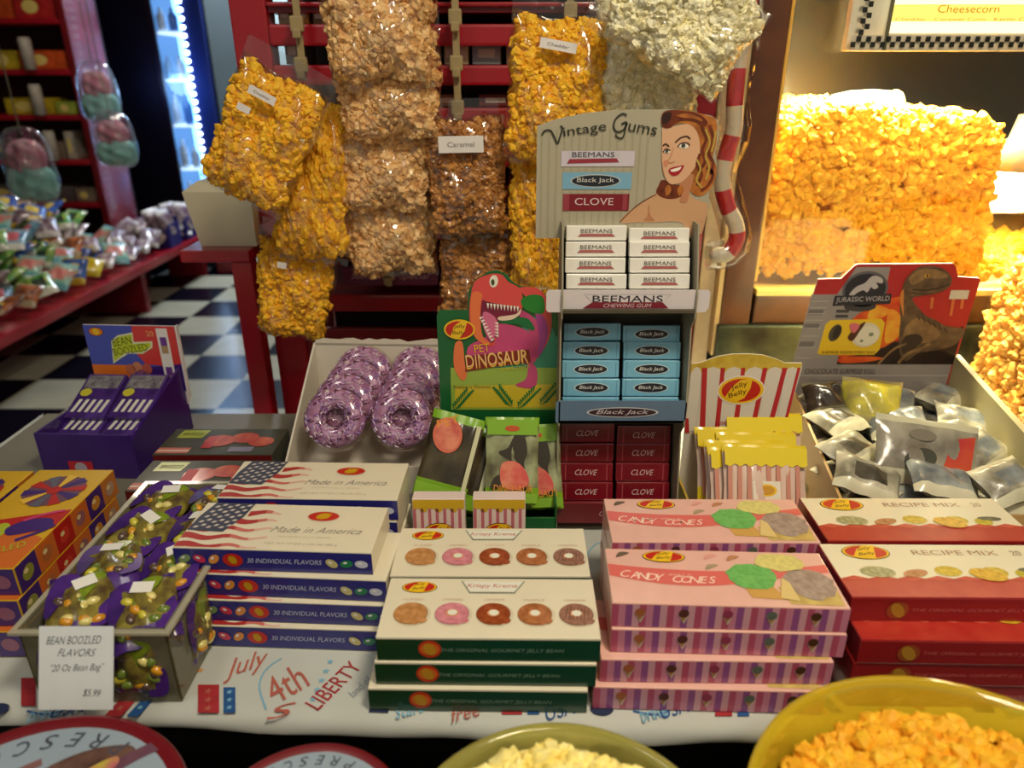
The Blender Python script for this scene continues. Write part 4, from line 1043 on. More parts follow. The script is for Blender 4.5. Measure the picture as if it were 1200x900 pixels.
# --------- flat clear-lid assortment boxes behind the bin
def assort_box():
    w, d, h = .185, .088, .0300; b = MB(); T, Fo, Ri, Le = fr4(w, d, h)
    b.box(-w / 2, w / 2, -d / 2, d / 2, 0, h, mat((74, 76, 62), .5, coat=.1, var=.2, vs=30), .0012)
    LG = mat((176, 190, 60), .35, coat=.4); OR = mat((216, 110, 60), .35, coat=.5, rgb2=(190, 60, 40), vs=50); RD = mat((190, 44, 40), .35)
    b.decal(T, [(.014, .055), (.055, .055), (.060, .082), (.016, .082)], LG); b.text(T, 'BEAN BOOZLED', .037, .068, .010, mat((80, 90, 30), .5), .0008, w=.034, shear=.4)
    b.rect(T, .002, .004, .052, .022, mat((206, 120, 110), .4)); b.rect(T, .002, .010, .052, .014, mat((236, 220, 200), .4), .0007)
    for (x, y, r_) in ((.088, .045, .024), (.125, .055, .022), (.155, .042, .020)): b.ell(T, x, y, r_, r_ * .8, OR, .0006 + x * .002)
    b.rect(T, .066, .020, .082, .060, RD, .0009); b.rect(T, .112, .008, .150, .024, mat((130, 126, 150), .4), .0009)
    b.rect(Fo, .001, .001, w - .001, h - .001, mat((110, 26, 24), .4)); b.rect(Fo, .004, .008, .060, .016, mat((226, 200, 180), .4), .0008)
    return b
m_as = one(assort_box(), 'as')
for i, (x, y) in enumerate(((-.452, .910), (-.462, 1.016))):
    for j in range(2):
        place(m_as, 'assortment_box', loc=(x, y, TZ + .0015 + j * .0305), rot=(0, 0, 0), label='flat green and orange box, %s of the %s pair behind the clear bin' % (('lower', 'upper')[j], ('front', 'back')[i]), cat='candy box', group='flat assortment boxes')

# ================================================================== CLEAR BIN WITH BEAN BAGS + SIGN
CBIN = film('clear_bin_plastic', tint=(200, 196, 170), base=.20, edge=.5, rough=.15, bump=.1, keep=.98)
t = thing('clear_bin', (-.415, .692, TZ + .0015), label='clear plastic bin of purple bean bags behind the white price card', cat='bin')
b = MB(); w, d, h, k = .073, .138, .095, .006
b.box(-w, w, -d, d, 0, .002, CBIN)
for (x0, x1, y0, y1) in ((-w, -w + .002, -d, d), (w - .002, w, -d, d), (-w, w, -d, -d + .002), (-w, w, d - .002, d)): b.box(x0, x1, y0, y1, .002, h, CBIN)
b.build('clear_wall', t)
b = MB(); RM = film('bin_rim_plastic', tint=(226, 222, 200), base=.35, edge=.8, rough=.2, bump=.05)
b.box(-w - k, w + k, -d - k, -d, h - .003, h, RM); b.box(-w - k, w + k, d, d + k, h - .003, h, RM); b.box(-w - k, -w, -d, d, h - .003, h, RM); b.box(w, w + k, -d, d, h - .003, h, RM); b.build('rim', t)
PUR = mat((84, 44, 140), .35, coat=.4, rgb2=(52, 26, 100), vs=30); OLV = mat((150, 140, 60), .35, coat=.4, rgb2=(84, 66, 40), vs=60)
GRN = mat((140, 160, 40), .3, coat=.7, rgb2=(90, 120, 40), vs=60)
def bean_bag(seed, label):
    b = pouch(.066, .085, .024, OLV, PUR, None, seed)
    F = Fr((0, 0, .0135), (1, 0, 0), (0, 1, 0)); r = random.Random(seed)
    b.decal(F, [(-.030, -.018), (-.012, .014), (-.004, .034), (-.022, .036), (-.032, .01)], PUR, -.002, sm=True)
    b.decal(F, [(.010, -.034), (.030, -.030), (.031, .0), (.018, -.010)], PUR, -.002, sm=True)
    b.decal(F, [(-.004, -.004), (.012, .016), (.022, .030), (.004, .034), (-.008, .015)], GRN, -.0010, sm=True)
    bs = MB()
    for q in range(11):
        c = [(206, 196, 60), (214, 150, 30), (110, 130, 50), (226, 214, 130), (90, 70, 60)][r.randrange(5)]
        x, y = r.uniform(-.022, .022), r.uniform(-.030, .012)
        v, f = super_surf(.0075, .0052, .0052, 2, nu=10, nv=8); a = r.uniform(0, 3)
        bs.add([(x + vx * math.cos(a) - vy * math.sin(a), y + vx * math.sin(a) + vy * math.cos(a), .0095 + vz) for vx, vy, vz in v], f, mat(c, .25, coat=.8), True)
    lab = MB(); a = r.uniform(-.5, .5); lab.rect(Fr((.002, .022, .0150), (math.cos(a), math.sin(a), 0), (-math.sin(a), math.cos(a), 0)), -.011, -.007, .011, .007, mat((236, 236, 232), .5), 0)
    return b, bs, lab
bb = [[one(m, 'x') for m in bean_bag(s, s)] for s in (1, 2, 3)]
random.seed(17); kk = 0
wherex = {0: 'left', 1: 'right'}
for lay in range(3):
    for iy in range(4 if lay == 2 else 3):
        for ix in range(2):
            if iy == 0 and lay < 2: continue
            x = -.415 + ((-.038, .026)[ix] if lay < 2 else (-.036, .036)[ix]) + random.uniform(-.003, .003); y = .692 + ((-.098, -.033, .032, .096)[iy] if lay == 2 else (-.088, .0, .088)[iy]) + random.uniform(-.006, .006)
            z = TZ + .018 + lay * .031 + random.uniform(0, .003) + (.004 if lay == 2 else 0)
            rot = (random.uniform(-.15, .35), random.uniform(-.2, .2), random.uniform(-.5, .5)) if lay == 2 else (.1, 0, random.uniform(-.2, .2))
            lb = 'purple bean bag in the clear bin, %s layer, %s row, %s side' % (('bottom', 'middle', 'top')[lay], ('nearest', 'second', 'third', 'farthest')[iy], ('left', 'right')[ix])
            t2 = thing('bean_bag', (x, y, z), label=lb, cat='bag of beans', group='purple bean bags in the clear bin', rot=rot)
            m3 = bb[kk % 3]; kk += 1
            pp = place(m3[0], 'printed_pouch', t2); place(m3[1], 'beans', t2, kind='stuff')
            if lay == 2: place(m3[2], 'price_label', pp)
for q, (x, y, rz) in enumerate(((-.446, .564, 0), (-.382, .564, 0), (-.350, .62, 1.57), (-.350, .70, 1.57), (-.350, .775, 1.57))):
    t2 = thing('bean_bag', (x, y, TZ + .046), label='purple bean bag standing upright against the clear bin %s' % ('front, behind the price card', 'front, right of the price card', 'side nearest its front corner', 'side at its middle', 'side at its far corner')[q], cat='bag of beans', group='purple bean bags in the clear bin', rot=(1.5, 0, rz))
    pp = place(bb[q % 3][0], 'printed_pouch', t2); place(bb[q % 3][1], 'beans', t2, kind='stuff')
# price card
Xa, Za = at_depth(90, 780, .522); X0, Z0 = at_depth(38, 738, .522); X1, Z1 = at_depth(142, 822, .522)
cwid = (X1 - X0) * 1.12; chei = (Z0 - Z1) * .88
b = MB(); b.box(-cwid / 2, cwid / 2, 0, .0012, -chei / 2, chei / 2, PAPER)
F = Fr((0, 0, 0), (1, 0, 0), (0, 0, 1)); HK = mat((60, 70, 84), .6)
b.text(F, 'BEAN BOOZLED', -.002, chei * .34, .0075, HK, .0006, w=cwid * .74, shear=.4, rot=.02, thin=-.012)
b.text(F, 'FLAVORS', .001, chei * .19, .0070, HK, .0006, w=cwid * .52, shear=.5, thin=-.012)
b.text(F, '"20 Oz Bean Bag"', .002, chei * .0, .0085, HK, .0006, w=cwid * .72, shear=.5, rot=.03, thin=-.012)
b.text(F, '$5.99', cwid * .22, -chei * .30, .0075, HK, .0006, w=cwid * .24, shear=.4, rot=-.05, thin=-.01)
b.build('price_card', loc=(Xa, .520, (Z0 + Z1) / 2), rot=(R_(-24), 0, 0), label='white handwritten price card stuck to the front of the clear bin', cat='price card')

# ================================================================== PURPLE COUNTER DISPLAY (back left)
t = thing('counter_display', (-.672, 1.10, TZ + .0015), rz=R_(-3), label='purple counter display with a blue and red header at the back left corner', cat='counter display')
PB = mat((60, 24, 120), .4, coat=.4, var=.15, vs=14); DP = mat((34, 14, 60), .45, var=.1)
b = MB()
b.box(-.075, .075, -.095, -.091, 0, .078, PB, .001); b.box(-.079, -.075, -.095, .09, 0, .078, PB); b.box(-.075, .075, .086, .09, 0, .105, PB); b.box(-.075, .075, -.09, .086, 0, .004, DP)
# sloping right side panel
b.add([(.075, -.095, 0), (.075, .09, 0), (.075, .09, .125), (.075, -.095, .070), (.079, -.095, 0), (.079, .09, 0), (.079, .09, .125), (.079, -.095, .070)],
      [(3, 2, 1, 0), (4, 5, 6, 7), (0, 4, 7, 3), (3, 7, 6, 2), (2, 6, 5, 1)], PB)
F = Fr((-.075, -.095, 0), (1, 0, 0), (0, 0, 1)); b.rect(F, .04, .003, .080, .030, mat((196, 40, 56), .4)); b.ell(F, .060, .018, .010, .010, mat((180, 170, 190), .4), .0008)
b.build('tray', t)
b = MB(); F = Fr((-.082, .086, .076), (1, 0, 0), (0, 0, 1)); hw, hh_ = .164, .122
BU = mat((70, 84, 190), .4, coat=.4); R2 = mat((214, 58, 56), .4, coat=.4); OG = mat((230, 120, 40), .4); LG = mat((196, 210, 50), .4); LGD = mat((226, 230, 190), .4)
b.box(-.082, .082, .086, .089, .050, .076 + hh_, mat((226, 216, 220), .5)); b.box(.082, .0845, .086, .094, .060, .076 + hh_, mat((236, 230, 232), .5))
b.rect(F, 0, 0, hw, hh_, BU, .0006); b.decal(F, [(.088, hh_), (hw, hh_), (hw, .045), (.10, .05), (.082, .075)], R2, .0009); b.rect(F, 0, 0, .075, .048, OG, .0009); b.decal(F, [(.095, 0), (hw, 0), (hw, .052), (.105, .045)], PB, .0011)
b.decal(F, [(.040, .050), (.046, .094), (.060, .104), (.088, .110), (.086, .092), (.120, .094), (.118, .082), (.098, .070), (.072, .070), (.055, .060)], LGD, .0013); b.decal(F, [(.043, .055), (.048, .092), (.060, .101), (.085, .106), (.083, .088), (.116, .091), (.114, .083), (.096, .073), (.070, .073), (.055, .064)], LG, .0015)
b.text(F, 'BEAN', .065, .093, .014, mat((60, 70, 30), .5), .0018, w=.036, rot=.18, shear=.1, thin=-.01); b.text(F, 'BOOZLED', .077, .078, .013, mat((60, 70, 30), .5), .0018, w=.064, rot=.18, thin=-.01)
b.ell(F, .022, .110, .013, .008, LM, .0012); b.ell(F, .022, .110, .0122, .0072, mat((226, 130, 30), .4), .0014); b.ell(F, .022, .110, .006, .006, LY, .0016)
for (x, y, c) in ((.070, .040, (196, 110, 80)), (.083, .045, (206, 130, 100)), (.100, .042, (190, 90, 80)), (.088, .030, (150, 90, 140)), (.096, .026, (130, 120, 130))): b.ell(F, x, y, .009, .010, mat(c, .4), .0016)
b.rect(F, .130, .014, .150, .118, mat((236, 232, 234), .4), .0014)
for y in (.092, .036): b.rect(F, .1345, y - .016, .146, y + .010, mat((110, 60, 150), .4), .0018); b.rect(F, .1345, y - .020, .146, y - .006, mat((180, 150, 110), .4), .0020)
b.text(F, '20', .118, .108, .010, mat((240, 180, 120), .4), .0018)
b.build('header_card', t)
sbx = MB(); sbx.box(-.034, .034, -.05, .05, 0, .014, mat((90, 60, 150), .35, coat=.5, rgb2=(60, 30, 100), vs=30), .001)
F = Fr((-.034, -.05, .014), (1, 0, 0), (0, 1, 0)); sbx.rect(F, .004, .066, .064, .096, mat((150, 150, 150), .4, rgb2=(90, 80, 100), vs=80))
for k in range(5): sbx.decal(F, [(.006 + k * .012, .012), (.012 + k * .012, .012), (.016 + k * .012, .040), (.010 + k * .012, .040)], mat((230, 228, 216), .4), .0006)
sbx.ell(F, .014, .056, .010, .009, mat((206, 200, 60), .4), .0008)
ms = one(sbx, 'sb')
for k, (x, y, z, r_) in enumerate(((-.713, 1.060, .007, .25), (-.640, 1.060, .007, .25), (-.713, 1.10, .026, .3), (-.640, 1.10, .026, .3), (-.713, 1.128, .050, .42), (-.640, 1.128, .050, .42))):
    place(ms, 'bean_box', loc=(x, y, TZ + z + .003 + .029), rot=(r_, 0, R_(-3)), label='small purple bean box in the purple display, %s row, %s side' % (('front', 'middle', 'rear')[k // 2], ('left', 'right')[k % 2]), cat='candy box', group='small boxes in the purple display')

# ================================================================== DONUT CARTON
t = thing('donut_carton', (-.225, .924, TZ + .0015), rz=R_(-2), label='white open carton with two rows of purple frosted donuts in clear cups', cat='carton')
CW = mat((222, 214, 200), .5, var=.04, vs=12)
b = MB(); w0, w1 = .112, .104; dp = .172; zf, zb = .068, .198; th = .003
def wall(p0, p1, z00, z01, z10, z11):   # p0,p1 in plan; heights bottom/top at each
    d = (Vector(p1) - Vector(p0)).normalized(); n = Vector((-d.y, d.x)) * th
    vs = []
    for off in (Vector((0, 0)), n):
        vs += [(p0[0] + off.x, p0[1] + off.y, z00), (p1[0] + off.x, p1[1] + off.y, z10), (p1[0] + off.x, p1[1] + off.y, z11), (p0[0] + off.x, p0[1] + off.y, z01)]
    b.add(vs, [(0, 1, 2, 3), (7, 6, 5, 4), (0, 3, 7, 4), (1, 5, 6, 2), (3, 2, 6, 7), (0, 4, 5, 1)], CW)
wall((-w0, 0), (w0, 0), 0, zf, 0, zf); wall((w0, 0), (w1, dp), 0, zf, 0, zb); wall((w1, dp), (-w1, dp), 0, zb, 0, zb); wall((-w1, dp), (-w0, 0), 0, zb, 0, zf)
b.add([(-w0, 0, .022), (w0, 0, .022), (w1, dp, .075), (-w1, dp, .075), (-w0, 0, 0), (w0, 0, 0), (w1, dp, 0), (-w1, dp, 0)], [(0, 1, 2, 3), (7, 6, 5, 4), (0, 4, 5, 1), (2, 6, 7, 3)], CW)
r = random.Random(6); n = 16; pts = [(w1 - .002, zb - .004)]
for k in range(n + 1): pts.append((w1 - .004 - k * (2 * w1 - .008) / n, zb + .003 + r.uniform(0, .007)))
pts.append((-w1 + .002, zb - .004)); b.slab(pts[::-1], dp - .003, dp, CW)
b.add([(-w0, -.0005, zf), (-w0, -.0005, .02), (-w0 - .028, -.002, .02), (-w0 - .028, -.002, zf - .004)], [(0, 1, 2, 3)], mat((200, 200, 214), .5))
b.build('carton_body', t)
def donut():
    R, r_ = .0300, .0150; dz = MB(); n, m_ = 36, 18
    vs = []; FR = mat((206, 164, 210), .4, coat=.3, rgb2=(166, 112, 150), vs=90); DO = mat((180, 130, 84), .55, var=.2, vs=40)
    for i in range(n):
        a = 2 * math.pi * i / n
        for j in range(m_):
            p = 2 * math.pi * j / m_; rr = R + r_ * math.cos(p)
            vs.append((rr * math.cos(a), -r_ * math.sin(p) * .92, rr * math.sin(a)))
    top = []; bot = []
    for i in range(n):
        for j in range(m_):
            q = (i * m_ + j, i * m_ + (j + 1) % m_, ((i + 1) % n) * m_ + (j + 1) % m_, ((i + 1) % n) * m_ + j)
            (top if j < m_ // 2 + (i % 5 == 0) else bot).append(q)
    dz.add(vs, top, FR, True); dz.add(vs, bot, DO, True)
    rr_ = random.Random(8); SP = [mat((222, 200, 240), .35), mat((170, 110, 180), .35), mat((244, 230, 244), .3), mat((180, 150, 220), .35), mat((110, 60, 90), .35)]
    sp = MB()
    for k in range(230):
        a = rr_.uniform(0, 2 * math.pi); p = rr_.uniform(.25, math.pi - .15); e = rr_.uniform(0, math.pi)
        c = Vector(((R + r_ * math.cos(p)) * math.cos(a), -(r_ * math.sin(p) * .92 + .0008), (R + r_ * math.cos(p)) * math.sin(a)))
        nrm = Vector((math.cos(p) * math.cos(a), -math.sin(p), math.cos(p) * math.sin(a))).normalized(); tg = nrm.orthogonal().normalized(); bt = nrm.cross(tg)
        d1 = tg * math.cos(e) + bt * math.sin(e); d2 = nrm.cross(d1); L_, W_ = .0036, .0010
        vs = [c - d1 * L_ - d2 * W_, c + d1 * L_ - d2 * W_, c + d1 * L_ + d2 * W_, c - d1 * L_ + d2 * W_, c - d1 * L_ * .7 + nrm * .0012, c + d1 * L_ * .7 + nrm * .0012]
        sp.add(vs, [(0, 1, 5, 4), (1, 2, 5), (2, 3, 4, 5), (3, 0, 4)], SP[rr_.randrange(5)])
    cup = MB(); prof = [(.0495, .018), (.0490, .006), (.0455, -.006), (.036, -.0165), (.024, -.0185), (.0150, -.016), (.0135, -.008), (.0125, .002), (.0, .003)]
    nn = 40; vs = []; fs = []; K = len(prof)
    for k in range(nn):
        a = 2 * math.pi * k / nn; vs += [(q * math.cos(a), y, q * math.sin(a)) for q, y in prof]
    for k in range(nn):
        for j in range(K - 1): fs.append((k * K + j, ((k + 1) % nn) * K + j, ((k + 1) % nn) * K + j + 1, k * K + j + 1))
    cup.add(vs, fs, film('clear_cup_plastic', tint=(255, 250, 250), base=.05, edge=.30, rough=.12, bump=.10, bs=60), True)
    return dz, sp, cup
dm = [one(m, 'd') for m in donut()]
for col, (fx, fy, bx, by) in enumerate(((-.262, .958, -.238, 1.062), (-.163, .958, -.148, 1.062))):
    for k in range(4):
        s = k / 3; x = fx + (bx - fx) * s; y = fy + (by - fy) * s; z = .884 + s * .028
        nm = ('frontmost', 'second', 'third', 'rearmost')[k]
        t2 = thing('packed_donut', (x, y, z), label='purple sprinkled donut in clear cup, %s of the %s row in the carton' % (nm, ('left', 'right')[col]), cat='donut', group='purple donuts in the white carton', rot=(R_(-34), 0, R_(2 + col * 2)))
        dr_ = place(dm[0], 'donut_ring', t2); place(dm[1], 'sprinkles', dr_, kind='stuff'); place(dm[2], 'clear_cup', t2)
        
# ================================================================== SMALL STRIPED BOXES
def striped_pack(w, h):
    b = MB(); b.box(-w / 2, w / 2, -.011, .011, 0, h, mat((232, 214, 210), .4, coat=.4), .0015)
    F = Fr((-w / 2, -.011, 0), (1, 0, 0), (0, 0, 1)); n = 7
    for k in range(n): b.rect(F, w * (k + .1) / n, .001, w * (k + .5) / n, h - .010, mat((196, 110, 126), .4), .0004)
    YT = mat((214, 176, 40), .4, coat=.4)
    b.rect(F, .001, h - .014, w - .001, h - .001, YT, .0005)
    for k in range(n): b.ell(F, w * (k + .5) / n, h - .015, w / n * .5, .0045, YT, .0004, n=12) if k % 2 else None
    bean_logo(b, F, w / 2, h * .47, w * .64, h * .36, .0007)
    return b
mp_ = one(striped_pack(.068, .098), 'sp')
for i, px in enumerate((514, 585)):
    X, Z = at_depth(px, 586, .790)
    place(mp_, 'striped_candy_box', loc=(X, .790, TZ + .0015), rot=(R_(-4), 0, 0), label='small pink striped yellow-topped box behind the donut boxes, %s of two' % ('left', 'right')[i], cat='candy box', group='two small striped boxes')

# ================================================================== DINOSAUR CANDY DISPLAY
t = thing('candy_display', (-.018, .86, TZ + .0015), label='green counter display with a pink cartoon dinosaur header card', cat='counter display')
DG = mat((20, 100, 50), .4, coat=.3, var=.1, vs=10)
b = MB(); b.box(-.060, .078, -.045, -.042, 0, .050, DG, .001); b.box(-.062, -.060, -.045, .06, 0, .07, DG); b.box(.076, .078, -.045, .06, 0, .07, DG); b.box(-.06, .076, -.042, .06, 0, .003, DG)
b.build('tray', t)
su = at_depth(165, 450, .92); 
zc_ = .92 * math.cos(TH) + (H - 1.02) * math.sin(TH)
kx = zc_ / 840 / 5; zt0 = at_depth(550, 318, .92)[1]; zt1 = at_depth(550, 480, .92)[1]; kz = (zt0 - zt1) / (810.0)
xl = at_depth(480, 400, .92)[0] + .018
def CF(l=0): return None
class PF(Fr): pass
F = Fr((xl, .92 - .86, zt0 - TZ - .0015), (1, 0, 0), (0, 0, 1), kx, -kz, 0, 40)
out = [(165, 1560), (165, 290), (180, 255), (345, 255), (348, 200), (352, 150), (400, 80), (470, 42), (520, 34), (575, 60), (600, 95), (640, 120), (700, 128), (760, 150), (800, 180), (870, 300), (885, 480), (880, 1560)]
P3 = [F(x, y, 0) for x, y in out]
b = MB(); b.slab([(p.x, p.z) for p in P3][::-1], P3[0].y, P3[0].y + .0025, DG)
LGN = mat((150, 180, 70), .4, coat=.4); YLW = mat((214, 190, 50), .4, coat=.4); TEAL = mat((60, 150, 120), .4); PNK = mat((206, 76, 130), .4, coat=.3, rgb2=(190, 60, 120), vs=20); COR = mat((222, 78, 76), .4, coat=.3); ORG = mat((232, 120, 70), .4, coat=.3); FERN = mat((40, 120, 60), .4); LPUR = mat((170, 70, 150), .4)
D = lambda pts, m, l, sm=True: b.decal(F, pts, m, l, sm)
D([(560, 470), (880, 400), (880, 620), (420, 620)], TEAL, .0004, False); D([(235, 590), (880, 590), (880, 850), (230, 850)], LGN, .0006, False); D([(260, 700), (880, 690), (880, 835), (250, 835)], YLW, .0008, False)
D([(640, 290), (800, 320), (860, 420), (865, 570), (760, 575), (720, 450)], TEAL, .0005)
D([(520, 330), (640, 350), (720, 400), (740, 520), (720, 560), (560, 560), (360, 560), (340, 470), (420, 420), (500, 380)], PNK, .0010)      # body
D([(640, 250), (720, 290), (770, 360), (780, 440), (750, 520), (710, 540), (735, 470), (700, 370), (650, 300)], PNK, .0012)
D([(640, 130), (740, 130), (800, 190), (830, 300), (815, 420), (760, 520), (715, 540), (760, 430), (770, 340), (730, 250), (680, 180)], COR, .0011)  # arm
D([(735, 260), (790, 300), (810, 380), (790, 470), (750, 530), (760, 420)], LPUR, .0013)
D([(690, 540), (745, 590), (750, 680), (720, 715), (640, 705), (625, 690), (680, 660), (695, 600)], PNK, .0012)  # leg
D([(270, 440), (310, 440), (320, 560), (330, 640), (300, 665), (260, 600), (255, 520)], ORG, .0012)
D([(390, 95), (470, 55), (540, 55), (580, 95), (650, 140), (655, 250), (560, 270), (460, 240), (430, 200), (420, 300), (430, 400), (480, 440), (505, 350), (520, 330), (500, 440), (485, 460), (430, 450), (370, 380), (355, 300), (360, 200)], COR, .0014)  # head
D([(372, 160), (430, 160), (420, 215), (415, 300), (428, 400), (470, 440), (440, 450), (380, 400), (362, 300)], ORG, .0016)
D([(430, 200), (460, 205), (560, 225), (640, 235), (630, 280), (560, 300), (525, 300), (520, 330), (505, 400), (485, 440), (450, 400), (425, 300)], mat((120, 30, 60), .4), .0016)
D([(440, 260), (500, 290), (518, 340), (500, 400), (480, 430), (450, 390), (430, 320)], mat((216, 110, 150), .4), .0018)
TH_ = mat((244, 238, 226), .35)
for k in range(10):
    x = 455 + k * 19; b.decal(F, [(x, 212 + k * 2), (x + 14, 214 + k * 2), (x + 8, 246 + k * 2)], TH_, .0020)
for k in range(8):
    x = 412 + k * 9; y = 290 + k * 18; b.decal(F, [(x, y), (x + 4, y + 16), (x + 26, y - 2)], TH_, .0021)
for k in range(5):
    b.decal(F, [(522, 320 + k * 18), (520, 336 + k * 18), (498, 322 + k * 18)], TH_, .0021)
D([(525, 290), (620, 275), (650, 245), (645, 275), (600, 305), (530, 310)], mat((236, 210, 190), .4), .0019)
b.ell(F, 497, 92, 24, 34, mat((240, 236, 220), .3), .0018, .15); b.ell(F, 492, 97, 10, 17, mat((70, 80, 40), .3), .0020)
D([(655, 190), (720, 165), (780, 185), (780, 270), (700, 260), (660, 230)], mat((40, 130, 50), .4), .0016)
D([(530, 315), (620, 295), (690, 300), (730, 350), (720, 370), (640, 335), (560, 330)], mat((24, 110, 60), .4), .0013)
bean = None
def logo_px(cx, cy, w, h, l):
    b.ell(F, cx, cy, w / 2, h / 2, LY, l); b.ell(F, cx, cy, w * .45, h * .42, LR, l + .0002)
    b.decal(F, [(cx - w * .30, cy + h * .36), (cx - w * .16, cy - h * .2), (cx + w * .1, cy - h * .46), (cx + w * .26, cy - h * .40), (cx + w * .16, cy + h * .1), (cx - w * .02, cy + h * .45)], LY, l + .0004)
    b.text(F, 'Jelly', cx, cy - h * .15, h * .24, LM, l + .0006, w=w * .36, shear=-.0, flip=True); b.text(F, 'Belly', cx - 4, cy + h * .17, h * .24, LM, l + .0006, w=w * .40, flip=True)
logo_px(295, 362, 180, 116, .0022)
b.text(F, 'PET', 423, 470, 46, mat((236, 190, 50), .4), .0024, w=90, flip=True, rot=-.12)
b.decal(F, [(322, 612), (330, 520), (700, 478), (712, 555), (560, 572)], mat((130, 40, 30), .4), .0019)
b.text(F, 'DINOSAUR', 512, 538, 86, mat((236, 180, 60), .4), .0024, w=370, flip=True, rot=-.10); b.text(F, 'DINOSAUR', 509, 530, 74, mat((246, 206, 150), .4), .0026, w=362, flip=True, rot=-.10, thin=-.01)
b.text(F, 'GUMMI CANDY', 620, 588, 20, mat((214, 200, 60), .4), .0022, w=180, flip=True, rot=-.10); b.text(F, 'Raspberry Flavored', 360, 705, 22, mat((60, 90, 40), .4), .0020, w=220, flip=True, shear=0)
for (cx, cy, s, dr) in ((290, 800, 90, 1), (560, 780, 80, -1), (690, 790, 100, 1), (820, 770, 90, 1)):
    for k in range(8):
        x0 = cx - dr * s * .5 + dr * k * s * .13; y0 = cy + 50 - k * 14
        b.decal(F, [(x0, y0), (x0 + dr * 40, y0 - 34), (x0 + dr * 46, y0 - 22)], FERN, .0014 + k * .0001); b.decal(F, [(x0, y0), (x0 - dr * 6, y0 - 46), (x0 + dr * 8, y0 - 40)], FERN, .0015)
b.build('header_card', t)
def gummy_pack(seed):
    w, h = .073, .118; b = pouch(w, h, .012, mat((176, 184, 140), .3, coat=.7, rgb2=(90, 84, 60), vs=26), mat((128, 176, 40), .35, coat=.5), None, seed)
    F = Fr((0, 0, .0075), (1, 0, 0), (0, 1, 0)); BR = mat((52, 44, 30), .35, coat=.6)
    b.rect(F, -w * .46, h * .30, w * .46, h * .47, mat((128, 176, 40), .35, coat=.5), .0010); b.rect(F, -w * .46, -h * .47, w * .46, -h * .36, mat((128, 176, 40), .35, coat=.5), .0010)
    b.decal(F, [(-.018, .012), (-.006, .018), (.004, .036), (.016, .034), (.020, .012), (.016, -.004), (.022, -.034), (.004, -.036), (-.012, -.020), (-.002, 0)], BR, .0009, sm=True)
    b.decal(F, [(-.024, -.022), (-.012, -.018), (-.014, -.034), (-.028, -.036)], BR, .0009, sm=True)
    b.decal(F, [(-.014, -.004), (.004, .000), (.018, -.012), (.022, -.030), (.002, -.038), (-.014, -.030)], mat((214, 84, 80), .35, coat=.5, rgb2=(226, 140, 110), vs=60), .0014, sm=True)
    b.text(F, 'DINOSAUR', .002, -.036, .010, mat((232, 150, 50), .4), .0020, w=.052); bean = None
    b.ell(F, 0, .044, .010, .004, mat((190, 80, 30), .4), .0014)
    return b
def gummy_pack2(seed):
    w, h = .073, .118; b = pouch(w, h, .012, mat((50, 42, 30), .3, coat=.7, rgb2=(84, 74, 50), vs=26), mat((128, 176, 40), .35, coat=.5), None, seed)
    F = Fr((0, 0, .0075), (1, 0, 0), (0, 1, 0))
    b.ell(F, -.008, .028, .020, .024, mat((216, 110, 84), .35, coat=.4), .0012, .3); b.ell(F, -.008, .028, .017, .021, mat((226, 140, 110), .35, coat=.4, rgb2=(200, 84, 76), vs=60), .0014, .3)
    b.rect(F, -w * .46, -h * .47, w * .46, -h * .34, mat((128, 176, 40), .35, coat=.5), .0010); b.text(F, 'PET', -.012, .046, .010, mat((236, 150, 50), .4), .0018, w=.03, rot=.5)
    b.rect(F, .028, -.04, .034, .05, mat((206, 206, 170), .35), .0012)
    return b
mg, mg2 = one(gummy_pack(1), 'g'), one(gummy_pack2(2), 'g2')
for k, (px, py, y, me, rot, lb) in enumerate([
        (526, 533, .853, mg2, (R_(62), 0, R_(-4)), 'leaning leftmost in the tray beside the donut carton'), (545, 545, .866, mg2, (R_(60), 0, R_(-6)), 'tucked behind the leftmost packet'),
        (560, 552, .872, mg2, (R_(62), 0, R_(-10)), 'third from the left, mostly covered'), (600, 538, .846, mg, (R_(64), 0, R_(1)), 'standing in front with its whole face showing'), (628, 545, .872, mg, (R_(64), 0, R_(3)), 'behind the front one, beside the gum display')]):
    X, Z = at_depth(px, py, y)
    tilt = {0: .22, 1: .20, 2: .16, 3: .02, 4: -.02}[k]
    e = Euler(rot).to_matrix() @ Matrix.Rotation(-tilt, 3, 'Z')
    o = place(me, 'gummy_packet', loc=(X, y, Z - .003), rot=tuple(e.to_euler()), label='green-topped gummy dinosaur packet %s' % lb, cat='candy packet', group='gummy dinosaur packets')

# ================================================================== GUM DISPLAY
gx, gy = .147, .852
t = thing('gum_display', (gx, gy, TZ + .0015), label='tall three tier cardboard gum display with a painted woman on its header', cat='gum display')
GB = mat((150, 144, 122), .55, var=.04, vs=10); GI = mat((84, 78, 62), .6, var=.1)
hw = .083
def z_of(py, y): return at_depth(700, py, y)[1] - TZ - .0015
b = MB(); b.box(-hw, hw, .083, .086, 0, z_of(258, .935), GI); b.build('back_panel', t)
for s in (-1, 1):
    b = MB(); x0, x1 = (-hw - .002, -hw) if s < 0 else (hw, hw + .002); top = z_of(262, .90)
    prof = [(.004, 0), (.085, 0), (.085, top), (.040, top), (.012, z_of(345, .87)), (.012, z_of(372, .87)), (.026, z_of(382, .88)), (.010, z_of(470, .865)), (.010, z_of(498, .865)), (.024, z_of(508, .87)), (.004, z_of(590, .856))]
    n = len(prof)
    b.add([(x0, y, z) for y, z in prof] + [(x1, y, z) for y, z in prof], [tuple(range(n)), tuple(reversed(range(n, 2 * n)))] + [(i, i + n, (i + 1) % n + n, (i + 1) % n) for i in range(n)], GB)
    b.build('side_panel', t)
